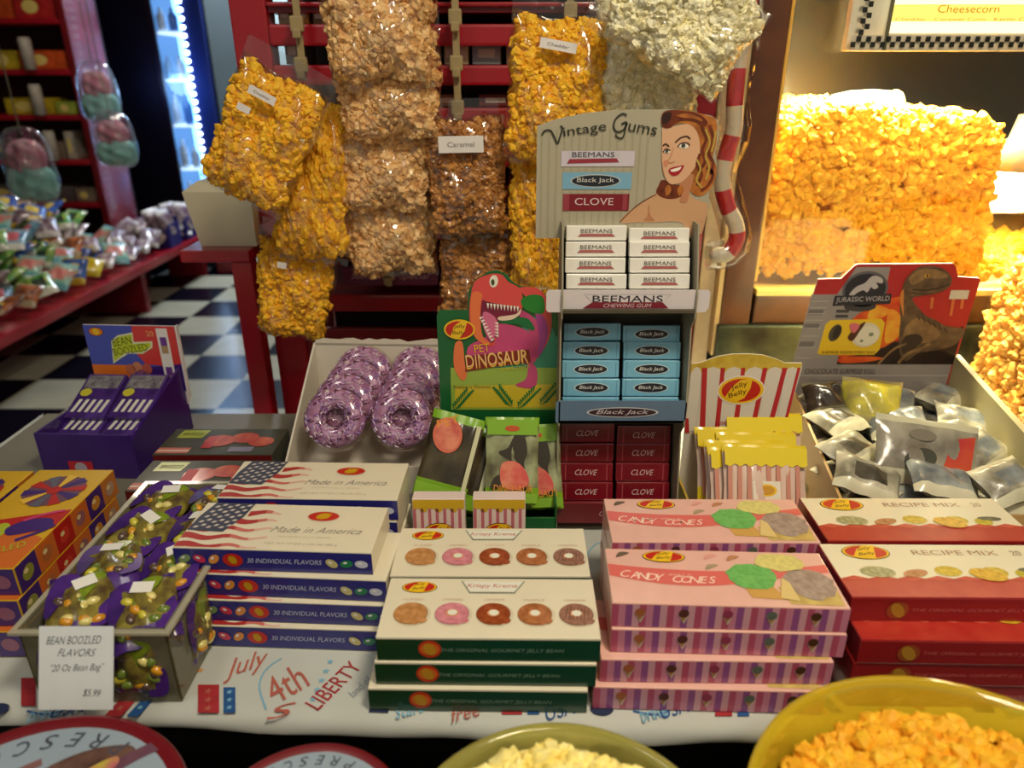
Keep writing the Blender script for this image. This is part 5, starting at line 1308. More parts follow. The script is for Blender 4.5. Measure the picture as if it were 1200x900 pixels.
shelves = [z_of(612, .86) + .004, z_of(495, .865) + .004, z_of(365, .87) + .004]
shelves[0] = .004
for z in shelves:
    b = MB(); b.box(-hw, hw, .010, .083, z - .004, z, GI); b.build('shelf', t)
def lip(y0p, y1p, yy, wl, wr, m, kind):
    z1, z0 = z_of(y0p, yy), max(z_of(y1p, yy), .0); yl = yy - gy
    F = Fr((0, yl, (z0 + z1) / 2), (1, 0, 0), (0, 0, 1)); b = MB(); h = z1 - z0
    b.slab([(-wl, z0 + .003), (-wl + .003, z0), (wr - .004, z0), (wr, z0 + .006), (wr, z1 - .003), (wr - .003, z1), (-wl + .003, z1), (-wl, z1 - .003)], yl, yl + .002, m)
    if kind == 0:
        b.decal(F, [(-.057, .009), (.052, .009), (.042, -.001), (-.046, -.001)], mat((150, 146, 148), .5), .0003); b.decal(F, [(-.056, .0086), (.051, .0086), (.042, -.001), (-.046, -.001)], WHT, .0006)
        b.decal(F, [(-.046, -.001), (.042, -.001), (.050, -.009), (-.058, -.009)], mat((126, 30, 48), .45), .0008)
        b.text(F, 'BEEMANS', -.002, .0035, .0085, mat((50, 46, 60), .5), .0010, w=.088); b.text(F, 'CHEWING GUM', -.002, -.0052, .0050, mat((220, 196, 200), .5), .0011, w=.060, shear=.2)
    elif kind == 1:
        b.ell(F, 0, 0, .048, .0075, mat((196, 206, 214), .4), .0004); b.ell(F, 0, 0, .045, .0062, mat((50, 30, 40), .4), .0006); b.text(F, 'Black Jack', 0, 0, .0078, mat((206, 200, 210), .5), .0010, w=.070, shear=.3)
    else:
        b.text(F, 'CLOVE', -.002, 0, .009, mat((200, 150, 160), .5), .0006, w=.045, shear=.25)
    b.build('front_lip', t)
WHT = mat((220, 214, 218), .45, coat=.2)
lip(340, 366, .868, hw + .021, hw + .018, WHT, 0); lip(470, 496, .862, hw + .006, hw + .002, mat((90, 120, 150), .45, coat=.2), 1); lip(590, 613, .855, hw + .002, hw + .002, mat((110, 18, 30), .45, coat=.2), 2)
# gum packs
BEW = mat((236, 234, 226), .35, coat=.5); BLU2 = mat((120, 186, 216), .28, coat=.8, var=.08, vs=30); CLR = mat((128, 22, 36), .28, coat=.8, var=.15, vs=30)
def gum(kind):
    w, h, d = .0765, .0200, .011; b = MB(); m = (BEW, BLU2, CLR)[kind]; b.box(-w / 2, w / 2, -d, 0, 0, h, m, .0014); F = Fr((0, -d, h / 2), (1, 0, 0), (0, 0, 1))
    T = Fr((0, -d / 2, h), (1, 0, 0), (0, 1, 0))
    if kind == 0:
        b.text(F, 'BEEMANS', 0, .0028, .0052, mat((96, 86, 80), .5), .0008, w=.040); b.decal(F, [(-.020, -.001), (.020, -.001), (.024, -.0048), (-.024, -.0048)], mat((170, 96, 92), .45), .0006)
    elif kind == 1:
        b.ell(F, 0, 0, .0235, .0062, mat((190, 214, 222), .4), .0004); b.ell(F, 0, 0, .0220, .0053, mat((30, 34, 44), .35), .0006); b.text(F, 'Black Jack', 0, 0, .0052, mat((226, 226, 222), .5), .0009, w=.033, shear=.25)
        b.rect(F, -w / 2 + .004, -h / 2 + .001, -w / 2 + .005, h / 2 - .001, mat((90, 150, 186), .4), .0004); b.rect(F, w / 2 - .005, -h / 2 + .001, w / 2 - .004, h / 2 - .001, mat((90, 150, 186), .4), .0004)
    else:
        b.text(F, 'CLOVE', 0, 0, .0062, mat((226, 190, 190), .5), .0008, w=.032, shear=.3); b.rect(F, -w / 2 + .008, -h / 2 + .001, -w / 2 + .0095, h / 2 - .001, mat((170, 70, 80), .4), .0004); b.rect(F, w / 2 - .0095, -h / 2 + .001, w / 2 - .008, h / 2 - .001, mat((170, 70, 80), .4), .0004)
    return b
gm = [one(gum(k), 'gum') for k in range(3)]
ord_ = ('bottom', 'second', 'third', 'fourth', 'top')
tops = [z_of(262, .915), z_of(378, .91), z_of(498, .905)]   # beemans, black jack, clove tops
r = random.Random(12)
for kind in range(3):
    base = shelves[2 - kind]; n = 5; pitch = (tops[kind] - base - .004) / n
    for c in range(2):
        for k in range(n):
            x = gx + (-.0405, .0405)[c] + r.uniform(-.001, .001); z = TZ + .0015 + base + .001 + k * pitch - (.003 if c and k == 4 else 0); y = gy + .034 + .008 * k
            o_ = place(gm[kind], 'gum_pack', loc=(x, y, z), rot=(R_(-10), 0, R_(r.uniform(-1, 1))), label='%s gum pack, %s of the %s column, %s tier of the gum display' % (('white', 'light blue', 'dark red')[kind], ord_[k], ('left', 'right')[c], ('top', 'middle', 'bottom')[kind]),
                  cat='gum pack', group='%s gum packs' % ('white', 'light blue', 'dark red')[kind]); o_.scale = (1, 1, pitch / .0201)
# header card with painted lady
HY = .92
zc_ = HY * math.cos(TH) + (H - 1.22) * math.sin(TH)
kx = zc_ / 840 / 4.615; za, zb_ = at_depth(700, 128, HY)[1], at_depth(700, 268, HY)[1]; kz = (za - zb_) / (140 * 4.615)
F = Fr((at_depth(620, 200, HY)[0] - gx, HY - gy, za - TZ - .0015), (1, 0, 0), (0, 0, 1), kx, -kz, 0, 129)
b = MB(); out = [(40, 830), (40, 215), (140, 180), (280, 150), (420, 136), (560, 130), (680, 132), (720, 128), (800, 134), (880, 150), (940, 160), (985, 185), (998, 260), (985, 350), (1003, 420), (998, 500), (975, 560), (985, 640), (960, 800), (900, 830)]
P3 = [F(x, y) for x, y in out]; HB = mat((176, 170, 148), .5, var=.03)
b.slab([(p.x, p.z) for p in P3][::-1], P3[0].y, P3[0].y + .0025, HB, WHITE)
D = lambda pts, m, l, sm=True: b.decal(F, pts, m, l, sm)
ST2 = mat((166, 160, 134), .5)
for k in range(22):
    x = 60 + k * 40
    if x < 640: b.rect(F, x, 232, x + 10, 820, ST2, .0004)
HA = mat((126, 54, 22), .45, rgb2=(90, 34, 16), vs=90); HL = mat((196, 120, 50), .45, rgb2=(150, 84, 34), vs=70); HGL = mat((190, 160, 70), .45); SK = mat((222, 176, 140), .5); SKS = mat((190, 130, 92), .5); SKL = mat((206, 160, 120), .5)
# shoulder, arm
D([(500, 735), (580, 650), (650, 600), (700, 575), (780, 590), (850, 560), (890, 600), (940, 620), (975, 640), (970, 740), (955, 800), (900, 830), (840, 740), (690, 738), (600, 738)], SKL, .0006)
D([(655, 640), (662, 700), (690, 728), (632, 728), (650, 700)], SKS, .0009)
b.stroke(F, [(500, 738), (580, 652), (650, 602), (690, 582)], 5, HA, .0010); b.stroke(F, [(655, 640), (660, 690), (690, 728)], 5, SKS, .0012)
# hair back
D([(690, 150), (740, 132), (830, 138), (920, 160), (975, 190), (985, 300), (975, 380), (1000, 430), (1000, 500), (975, 555), (930, 590), (880, 570), (860, 500), (880, 420), (890, 330), (860, 240), (800, 200), (720, 220), (690, 200)], HL, .0008)
D([(720, 500), (700, 530), (690, 570), (730, 600), (790, 605), (840, 580), (850, 530), (800, 530)], HA, .0008)
# neck + hand
D([(800, 500), (880, 470), (870, 560), (860, 620), (820, 620), (830, 560)], SKS, .0011)
# face
D([(698, 220), (760, 215), (830, 205), (880, 250), (902, 330), (895, 400), (875, 450), (830, 505), (780, 525), (745, 510), (720, 460), (705, 400), (700, 330), (697, 270)], SK, .0013)
D([(700, 300), (712, 420), (735, 495), (760, 518), (738, 500), (712, 440)], SKS, .0015)
# front roll of hair
D([(688, 160), (700, 140), (740, 132), (790, 136), (850, 145), (900, 165), (930, 200), (905, 215), (860, 190), (800, 185), (760, 200), (740, 222), (705, 225), (688, 200)], HA, .0017)
D([(760, 160), (820, 150), (880, 170), (900, 190), (850, 175), (800, 172)], HL, .0019); D([(690, 160), (712, 145), (735, 150), (730, 185), (705, 205), (690, 190)], mat((50, 24, 18), .45), .0019)
for pts in ([(900, 215), (930, 280), (915, 340), (935, 400), (910, 450)], [(940, 210), (965, 280), (950, 350), (980, 410), (975, 470)], [(905, 360), (895, 420), (925, 470), (905, 530)], [(950, 430), (985, 470), (965, 530), (930, 560)]):
    b.stroke(F, pts, 16, HA, .0014)
for pts in ([(920, 230), (950, 300), (935, 370), (960, 430), (950, 500)], [(890, 390), (915, 440), (900, 500), (935, 545)], [(975, 240), (972, 300), (965, 350)]):
    b.stroke(F, pts, 10, HGL, .0016)
for k in range(4): D([(700 + k * 34, 540 + k % 2 * 12), (720 + k * 34, 528), (735 + k * 34, 560), (712 + k * 34, 590)], HL if k % 2 else HA, .0012)
BRW = mat((70, 36, 22), .5); LIP = mat((170, 30, 40), .4)
b.stroke(F, [(768, 300), (795, 276), (825, 268), (845, 282)], 8, BRW, .0018); b.stroke(F, [(705, 318), (718, 308), (738, 322)], 8, BRW, .0018)
b.ell(F, 812, 318, 28, 13, TH_, .0018, .1); b.ell(F, 812, 317, 11, 11, mat((60, 70, 60), .4), .0020); b.stroke(F, [(782, 322), (800, 304), (830, 302), (846, 316)], 6, BRW, .0022)
b.ell(F, 727, 346, 18, 10, TH_, .0018, .1); b.ell(F, 727, 346, 8, 9, mat((60, 70, 60), .4), .0020); b.stroke(F, [(708, 350), (722, 334), (745, 342)], 6, BRW, .0022)
b.stroke(F, [(760, 330), (752, 370), (738, 400), (752, 408), (775, 402)], 4, SKS, .0018)
D([(745, 445), (765, 432), (785, 428), (805, 424), (825, 422), (818, 445), (800, 470), (775, 478), (755, 468)], LIP, .0019); D([(756, 446), (785, 436), (812, 430), (800, 448), (775, 456), (760, 454)], TH_, .0021)
D([(715, 400), (735, 395), (740, 420), (722, 430)], mat((214, 140, 110), .5), .0016)
# title script
INKG = mat((44, 46, 34), .5)
def cur(pts, w=8): b.stroke(F, pts, w, INKG, .0014)
cur([(66, 262), (80, 240), (110, 238), (130, 270), (148, 305), (160, 275), (172, 225), (160, 215)], 9)
b.text(F, 'intage', 290, 238, 62, INKG, .0014, w=225, flip=True, rot=-.14, shear=0)
cur([(505, 160), (480, 152), (448, 180), (440, 220), (460, 245), (490, 235), (508, 205), (500, 195), (480, 205)], 9); cur([(505, 200), (500, 240), (490, 275), (465, 275), (450, 258)], 8)
b.text(F, 'ums', 592, 232, 42, INKG, .0014, w=150, flip=True, rot=.16)
# sample bars
b.rect(F, 170, 345, 560, 428, mat((206, 200, 212), .45), .0008); b.decal(F, [(205, 350), (488, 350), (470, 392), (215, 392)], mat((200, 196, 206), .45), .0010); b.text(F, 'BEEMANS', 340, 364, 27, mat((70, 66, 84), .5), .0014, w=225, flip=True); b.decal(F, [(215, 388), (465, 384), (478, 405), (200, 412)], mat((150, 50, 66), .45), .0012)
b.rect(F, 180, 460, 552, 552, mat((124, 176, 206), .4), .0008); b.ell(F, 358, 506, 135, 36, mat((196, 206, 206), .4), .0010); b.ell(F, 358, 506, 128, 31, mat((34, 40, 52), .4), .0012); b.text(F, 'Black Jack', 358, 504, 32, mat((214, 214, 206), .5), .0016, w=200, flip=True)
b.rect(F, 185, 578, 545, 672, mat((126, 26, 40), .4), .0008); b.rect(F, 185, 578, 220, 672, mat((150, 60, 70), .4), .0010); b.rect(F, 510, 578, 535, 668, mat((150, 60, 70), .4), .0010); b.text(F, 'CLOVE', 355, 620, 40, mat((222, 200, 200), .5), .0012, w=210, flip=True)
b.build('header_card', t)

# ================================================================== STRIPED BUCKET DISPLAY + BAGS
DYY = .925
t = thing('bucket_display', (.275, .86, TZ + .0015), label='counter display shaped like a red striped popcorn bucket with yellow scalloped top', cat='counter display')
zc_ = DYY * math.cos(TH) + (H - .93) * math.sin(TH); kx = zc_ / 840 / 4.5; za, zb_ = at_depth(870, 415, DYY)[1], at_depth(870, 512, DYY)[1]; kz = (za - zb_) / (97 * 4.5)
F = Fr((at_depth(790, 460, DYY)[0] - .275, DYY - .86, za - TZ - .0015), (1, 0, 0), (0, 0, 1), kx, -kz, 0, 67)
b = MB(); YT = mat((214, 190, 70), .4, coat=.4, rgb2=(196, 166, 50), vs=60)
low = 67 + (za - TZ - .003) / kz
out = [(75, low), (75, 118), (130, 108), (200, 80), (280, 67), (360, 66), (440, 72), (510, 92), (560, 112), (645, 112), (650, 140), (612, 440), (612, low)]
P3 = [F(x, y) for x, y in out]; b.slab([(p.x, p.z) for p in P3][::-1], P3[0].y, P3[0].y + .0025, mat((214, 208, 196), .5), WHITE)
b.decal(F, [(75, 118), (130, 108), (200, 80), (280, 67), (360, 66), (440, 72), (510, 92), (560, 112), (645, 112), (640, 160), (75, 160)], YT, .0005)
cols = [(75, 135), (135, 245), (245, 350), (350, 460), (460, 560), (560, 640)]
for i, (a, c) in enumerate(cols):
    b.decal(F, [(a + 3, 470), (a + 3, 165), (a + (c - a) * .2, 140), ((a + c) / 2, 130), (a + (c - a) * .8, 140), (c - 3, 165), (c - 3 - (40 if i == 5 else 0), 470)], mat((224, 218, 206), .45), .0007)
RS = mat((190, 44, 50), .45)
for (x0, x1, x2, x3) in ((132, 158, 186, 156), (228, 250, 262, 236), (335, 355, 360, 330), (446, 470, 450, 424), (548, 572, 540, 512), (625, 640, 612, 595), (75, 90, 102, 78)):
    ytop = 135 if x0 > 100 else 400
    b.decal(F, [(x0, ytop), (x1, ytop), (x2, 480), (x3, 480)], RS, .0010)
b.ell(F, 348, 250, 124, 76, mat((240, 236, 226), .4), .0013); b.ell(F, 348, 250, 118, 70, LY, .0015); b.ell(F, 348, 250, 102, 60, LR, .0017)
b.decal(F, [(265, 290), (300, 230), (340, 195), (400, 190), (395, 240), (370, 290), (330, 312)], LY, .0019); b.text(F, 'Jelly', 335, 228, 32, LM, .0022, w=85, flip=True, rot=-.3); b.text(F, 'Belly', 332, 268, 32, LM, .0022, w=95, flip=True, rot=-.3)
b.text(F, 'Buttered', 280, 420, 26, RS, .0014, w=90, flip=True, rot=-.2); b.text(F, 'Popcorn', 280, 462, 24, RS, .0014, w=90, flip=True, rot=-.2)
b.build('header_card', t)
b = MB(); b.box(-.031, .114, -.055, -.052, 0, .06, mat((200, 190, 176), .5)); b.box(-.034, -.031, -.055, .066, 0, .06, mat((190, 160, 60), .5)); b.box(.114, .117, -.055, .066, 0, .06, mat((190, 160, 60), .5)); b.box(-.031, .114, -.052, .066, 0, .003, WHITE); b.build('tray', t)
def stripe_bag(seed, w=.112, h=.105):
    b = pouch(w, h, .016, mat((228, 200, 184), .3, coat=.9, var=.05), mat((232, 206, 40), .3, coat=.9), None, seed)
    F = Fr((0, 0, .009), (1, 0, 0), (0, 1, 0)); n = 8
    for k in range(n): b.decal(F, [(-w * .45 + w * .9 * k / n, -h * .42), (-w * .45 + w * .9 * (k + .45) / n, -h * .42), (-w * .45 + w * .9 * (k + .5) / n, h * .24), (-w * .45 + w * .9 * (k + .05) / n, h * .24)], mat((206, 140, 120), .3, coat=.9), .0004)
    b.decal(F, [(-w * .48, h * .46), (-w * .48, h * .24)] + [(-w * .48 + w * .96 * k / 16, h * (.215 if k % 2 else .25)) for k in range(1, 16)] + [(w * .48, h * .24), (w * .48, h * .46)], mat((236, 212, 36), .3, coat=.9), .0008)
    b.rect(F, -.018, -.022, .018, .004, mat((240, 232, 214), .3, coat=.9), .0010); b.ell(F, 0, -.008, .013, .008, LY, .0012); b.ell(F, 0, -.008, .010, .006, mat((206, 150, 40), .4), .0014)
    return b
m_sb = one(stripe_bag(3), 'sb')
for k, (px, py, y, rz, lb) in enumerate([(896, 520, .908, 0, 'rearmost, standing right under the bucket logo'), (862, 536, .892, .02, 'second from the back, at the left of the tray'), (888, 543, .876, .0, 'middle one, pushed to the right'),
                                      (874, 553, .860, -.02, 'second from the front'), (880, 562, .840, .01, 'frontmost, shining under the lamp'), (897, 560, .826, -.05, 'lowest, leaning at the right of the frontmost')]):
    X, Z = at_depth(px, py, y)
    place(m_sb, 'popcorn_bean_bag', loc=(X, y, Z - .010), rot=(R_(58), 0, R_(rz * 57)), label='yellow topped pink striped bean bag %s' % lb, cat='bag of beans', group='yellow and pink striped bean bags')

# ================================================================== DINOSAUR EGG CARTON (right)
t = thing('egg_carton_display', (.62, .98, TZ + .0015), label='open carton of silver pouches with a raptor header card, before the popcorn', cat='counter display')
TAN2 = mat((190, 150, 90), .55, var=.08, vs=12); CRM = mat((206, 196, 150), .5, var=.06, vs=8)
b = MB()
def wallq(p0, p1, h0, h1, m, th=.004):
    d = (Vector(p1) - Vector(p0)).normalized(); n = Vector((-d.y, d.x)) * th; vs = []
    for o_ in (Vector((0, 0)), n): vs += [(p0[0] + o_.x - .62, p0[1] + o_.y - .98, 0), (p1[0] + o_.x - .62, p1[1] + o_.y - .98, 0), (p1[0] + o_.x - .62, p1[1] + o_.y - .98, h1), (p0[0] + o_.x - .62, p0[1] + o_.y - .98, h0)]
    b.add(vs, [(0, 1, 2, 3), (7, 6, 5, 4), (0, 3, 7, 4), (1, 5, 6, 2), (3, 2, 6, 7), (0, 4, 5, 1)], m)
wallq((.425, .79), (.70, .79), .07, .07, TAN2); wallq((.70, .79), (.772, 1.155), .138, .155, CRM, .010); wallq((.772, 1.157), (.485, 1.157), .14, .14, TAN2); wallq((.485, 1.155), (.425, .79), .105, .09, TAN2)
b.add([(-.195, -.19, .003), (.08, -.19, .003), (.15, .175, .003), (-.135, .175, .003)], [(0, 1, 2, 3)], TAN2)
b.build('carton_body', t)
RY = 1.150
zc_ = RY * math.cos(TH) + (H - .96) * math.sin(TH); kx = zc_ / 840 / 4.286; za, zb_ = at_depth(1030, 309, RY)[1], at_depth(1030, 455, RY)[1]; kz = (za - zb_) / (146 * 4.286)
F = Fr((at_depth(920, 390, RY)[0] - .62, RY - .98, za - TZ - .0015), (1, 0, 0), (0, 0, 1), kx, -kz, 0, 80)
low = 80 + (za - TZ - .006) / kz
b = MB(); out = [(45, low), (70, 560), (100, 300), (120, 152), (232, 150), (285, 90), (300, 82), (760, 78), (775, 90), (800, 140), (905, 148), (915, 160), (900, 420), (880, low)]
P3 = [F(x, y) for x, y in out]; RC = mat((180, 36, 36), .45, coat=.3, var=.06); b.slab([(p.x, p.z) for p in P3][::-1], P3[0].y, P3[0].y + .003, RC, WHITE)
D = lambda pts, m, l, sm=True: b.decal(F, pts, m, l, sm)
GRY = mat((150, 142, 138), .45, coat=.3, var=.05); LGY = mat((176, 170, 164), .45); DKB = mat((44, 24, 20), .45, rgb2=(26, 18, 18), vs=30); FL1 = mat((226, 100, 30), .45, rgb2=(206, 60, 30), vs=40); FL2 = mat((236, 180, 50), .45, rgb2=(230, 130, 40), vs=40)
D([(47, low - 4), (62, 580), (100, 226), (225, 226), (295, 96), (460, 96), (460, 240), (330, 340), (290, 400), (290, 578), (880, 578), (876, low - 4)], GRY, .0005, False)
for y in (257, 288, 318, 350, 390, 430, 487, 543): D([(104 - (y - 257) * .12, y), (190 - (y - 257) * .12, y), (190 - (y - 257) * .12, y + 4), (104 - (y - 257) * .12, y + 4)], LGY, .0008, False)
for y in (300, 370, 460): D([(106 - (y - 257) * .12, y), (180 - (y - 257) * .12, y), (176 - (y - 257) * .12, y + 26), (102 - (y - 257) * .12, y + 26)], mat((110, 104, 104), .5), .0007, False)
D([(290, 578), (290, 540), (420, 520), (560, 460), (700, 470), (890, 380), (886, 578)], DKB, .0006, False); D([(330, 340), (460, 260), (560, 240), (600, 330), (600, 420), (540, 470), (480, 500), (290, 540), (330, 420)], FL1, .0007)
D([(500, 300), (560, 330), (580, 420), (520, 470), (500, 400)], FL2, .0009); D([(420, 280), (500, 300), (470, 340), (400, 345)], FL2, .0008); D([(300, 545), (420, 535), (520, 545), (440, 565), (310, 570)], FL1, .0009)
# round emblem with skeleton and name plate
b.ell(F, 358, 200, 112, 86, mat((96, 92, 98), .35), .0010); b.ell(F, 358, 202, 100, 76, mat((44, 42, 48), .35), .0012)
D([(285, 225), (310, 190), (350, 170), (370, 145), (395, 135), (430, 150), (436, 172), (405, 168), (420, 190), (400, 200), (385, 190), (370, 215), (350, 205), (325, 215), (300, 235)], mat((186, 180, 180), .4), .0014)
b.ell(F, 350, 285, 80, 24, mat((60, 58, 62), .4), .0010)
D([(215, 232), (492, 222), (496, 270), (212, 280)], mat((48, 46, 50), .35), .0016, False); b.text(F, 'JURASSIC WORLD', 355, 251, 32, mat((196, 190, 192), .35, metal=.2), .0020, w=262, flip=True, rot=-.03)
for y in (300, 325): b.rect(F, 236, y, 300, y + 14, mat((70, 64, 64), .5), .0011)
# yellow inset with egg
D([(195, 372), (215, 352), (470, 345), (490, 365), (492, 500), (470, 528), (200, 528), (180, 520)], mat((230, 190, 40), .4), .0012, False)
b.ell(F, 250, 415, 30, 44, mat((80, 70, 56), .4), .0016, .3); b.ell(F, 258, 410, 18, 34, mat((50, 42, 36), .4), .0018, .3); b.ell(F, 405, 425, 72, 62, mat((216, 206, 180), .4), .0016); b.ell(F, 412, 430, 60, 50, mat((226, 218, 196), .4), .0018)
D([(318, 440), (330, 410), (370, 370), (392, 362), (370, 410), (345, 455)], mat((84, 44, 30), .4), .0020); D([(315, 372), (340, 365), (365, 380), (345, 415), (325, 400)], mat((216, 110, 120), .4), .0021)
b.ell(F, 432, 422, 12, 10, mat((130, 140, 110), .4), .0022); b.ell(F, 390, 455, 9, 7, mat((130, 140, 110), .4), .0022); b.text(F, 'SURPRISE INSIDE EVERY EGG', 335, 514, 14, mat((110, 70, 30), .4), .0018, w=270, flip=True)
# raptor
RA = mat((112, 88, 60), .5, rgb2=(80, 60, 44), vs=70); RAL = mat((150, 118, 74), .5, rgb2=(120, 92, 60), vs=70); RAD = mat((60, 44, 34), .5)
D([(540, 180), (560, 130), (600, 95), (660, 90), (720, 105), (765, 140), (772, 180), (740, 210), (690, 225), (640, 232), (600, 245), (640, 290), (690, 330), (740, 350), (800, 380), (893, 395), (893, 440), (860, 480), (800, 500), (740, 510), (690, 520), (640, 560), (600, 520), (575, 430), (565, 350), (545, 280)], RA, .0013)
D([(560, 150), (600, 110), (660, 104), (720, 118), (750, 140), (700, 150), (640, 150), (590, 180)], RAL, .0015); D([(545, 200), (560, 260), (575, 330), (560, 300), (535, 240)], mat((206, 130, 60), .4), .0015)
b.stroke(F, [(590, 200), (650, 205), (710, 195), (765, 175)], 6, RAD, .0018); b.stroke(F, [(585, 215), (650, 225), (700, 218)], 4, RAD, .0018); b.ell(F, 645, 135, 13, 9, mat((200, 150, 40), .4), .0019); b.ell(F, 646, 135, 5, 8, RAD, .0021)
D([(600, 380), (650, 340), (720, 370), (780, 420), (740, 460), (680, 470), (640, 500), (600, 470)], RAL, .0015); D([(600, 440), (660, 420), (700, 450), (660, 500), (610, 520)], RAD, .0017)
b.stroke(F, [(740, 470), (690, 500), (640, 520), (600, 570)], 16, RAL, .0019); b.stroke(F, [(620, 470), (560, 500), (500, 575)], 12, RAL, .0018)
for k in range(6): b.stroke(F, [(640 + k * 30, 320 + k * 14), (660 + k * 30, 350 + k * 12)], 6, RAD, .0018)
b.rect(F, 780, 205, 872, 248, mat((206, 196, 176), .45), .0012)
for x in (690, 795, 840): D([(x, 240), (x + 16, 240), (x + 22, 330 if x == 795 else 295), (x + 8, 330 if x == 795 else 295)], mat((206, 110, 60), .45), .0011, False)
b.text(F, 'CHOCOLATE SURPRISE EGG', 312, 614, 26, mat((70, 62, 60), .45), .0012, w=358, flip=True); b.rect(F, 60, 634, 872, 640, LGY, .0008); b.text(F, 'milk chocolate egg with toy', 300, 662, 13, mat((100, 94, 90), .5), .0010, w=260, flip=True)
b.build('header_card', t)
# silver pouches
PG = mat((206, 202, 180), .38, metal=.0, coat=.4, rgb2=(110, 106, 90), vs=22, bump=.6, bs=40); PG2 = mat((176, 182, 178), .38, metal=.0, coat=.4, rgb2=(90, 96, 104), vs=22, bump=.6, bs=40); PD = mat((54, 50, 46), .3, coat=.6, rgb2=(90, 84, 70), vs=30)
EDG = mat((222, 218, 190), .3, coat=.5)
pm = [one(pouch(.088, .064, .026, PG, EDG, PD, 1), 'p'), one(pouch(.088, .064, .026, PG2, EDG, None, 2), 'p'), one(pouch(.088, .062, .030, PG, EDG, PG2, 5), 'p')]
random.seed(31); k = 0
rowsn = ('front', 'second', 'third', 'rear'); coln = ('left', 'middle', 'right')
for lay in range(3):
    for iy in range(4):
        for ix in range(3):
            s = iy / 3.0; y = .835 + s * .26 + random.uniform(-.01, .01)
            xl_, xr_ = .475 + .055 * s, .665 + .055 * s
            x = xl_ + (xr_ - xl_) * ix / 2 + random.uniform(-.008, .008); z = TZ + .024 + lay * .037 + random.uniform(0, .004)
            rot = (random.uniform(-.25, .35) + (.25 if lay == 2 else 0), random.uniform(-.3, .3), random.uniform(-.7, .7) if lay else random.uniform(-.3, .3))
            place(pm[k % 3], 'egg_pouch', loc=(x, y, z), rot=rot, label='crinkled silver pouch in the raptor carton, %s layer, %s row, %s side' % (('bottom', 'middle', 'top')[lay], rowsn[iy], coln[ix]), cat='pouch', group='silver pouches in the raptor carton'); k += 1
# special pouches
def clear_pouch(main, c1, c2):
    w, h = .140, .095; b = pouch(w, h, .022, mat((170, 166, 150), .2, coat=1, rgb2=(120, 112, 100), vs=20, bump=.5, bs=30), mat((200, 196, 170), .2, coat=1), None, 4)
    F = Fr((0, 0, .0125), (1, 0, 0), (0, 1, 0)); b.decal(F, [(.012, -.040), (.052, -.038), (.060, .030), (.030, .022)], main, -.001); b.ell(F, -.012, -.012, .022, .015, c1, 0, .4); b.ell(F, -.01, .022, .018, .008, c2, 0)
    return b
X, Z = at_depth(1078, 536, .885)
place(one(clear_pouch(mat((206, 84, 40), .25, coat=.8, rgb2=(190, 50, 60), vs=18), mat((70, 70, 60), .3, coat=.6), mat((130, 124, 110), .3)), 'cp'), 'egg_pouch', loc=(X, .875, Z + .012), rot=(R_(52), R_(6), R_(-8)), label='clear fronted pouch with an orange corner lying on top of the silver pouches', cat='pouch')
X, Z = at_depth(1020, 474, 1.05)
b = pouch(.09, .085, .05, mat((226, 214, 70), .25, coat=.9, rgb2=(170, 160, 90), vs=30, bump=.4, bs=40), mat((176, 166, 110), .2, coat=1), None, 6)
b.build('egg_pouch', loc=(X, 1.05, Z), rot=(R_(50), 0, R_(-18)), label='pouch with a bright yellow egg, standing just below the raptor card', cat='pouch')
X, Z = at_depth(966, 468, 1.06)
b = pouch(.065, .06, .045, mat((44, 38, 36), .25, coat=.9, rgb2=(70, 60, 54), vs=30, bump=.4, bs=40), mat((120, 114, 90), .2, coat=1), None, 8)
b.build('egg_pouch', loc=(X, 1.06, Z), rot=(R_(45), 0, R_(10)), label='dark brown wrapped egg pouch at the left below the raptor card', cat='pouch')

# ================================================================== FOREGROUND BOWLS AND TINS
GOLD = film('gold_tinted_plastic', tint=(232, 204, 50), base=.5, edge=.8, rough=.10, bump=.25, bs=14, keep=.95)
CLB_ = film('clear_bowl_plastic', tint=(206, 200, 110), base=.4, edge=.75, rough=.12, bump=.2, bs=14, keep=.95)
def bowl(name, x, y, z0, R, hgt, plastic, corn, n, lb, lbc, fill):
    t = thing(name, (x, y, z0), label=lb, cat='bowl')
    b = MB(); b.lathe([(0, 0), (R * .62, 0), (R * .70, .01), (R * .90, hgt * .6), (R * .985, hgt - .006), (R, hgt), (R + .006, hgt + .001), (R + .006, hgt - .003), (R + .001, hgt - .004)], plastic, 72); b.build('bowl_body', t)
    P = []
    rr = R * .885
    while len(P) < n:
        a, b2 = rng.uniform(-rr, rr), rng.uniform(-rr, rr); q = math.hypot(a, b2) / rr
        if q < 1: P.append((a, b2, fill + .018 * (1 - q * q) + rng.uniform(-.006, .005)))
    V, Fc = kernel_arrays(np.array(P), .0070)
    c2 = MB(); c2.lathe([(0, fill + .010), (rr * .6, fill + .004), (rr * .97, fill - .010), (R * .80, hgt * .55), (R * .64, .014), (0, .008)], corn, 48)
    f = [];
    for q in c2.f: f += [[q[0], q[1], q[2]], [q[0], q[2], q[3]]]
    me = raw_mesh('popcorn', np.concatenate([V, np.array(c2.v)]), np.concatenate([Fc, np.array(f) + len(V)]), corn)
    place(me, 'popcorn', loc=(x, y, z0), label=lbc, cat='popcorn', kind='stuff')
    return t
bowl('popcorn_bowl', .330, .305, .72, .165, .148, GOLD, CHED, 2000, 'large shiny gold tinted bowl at the lower right corner', 'yellow cheddar popcorn filling the large lower right bowl', .122)
bowl('popcorn_bowl', .036, .318, .72, .118, .130, CLB_, PALE, 1000, 'smaller clear bowl at the bottom centre before the donut boxes', 'pale yellow popcorn filling the smaller bottom centre bowl', .116)
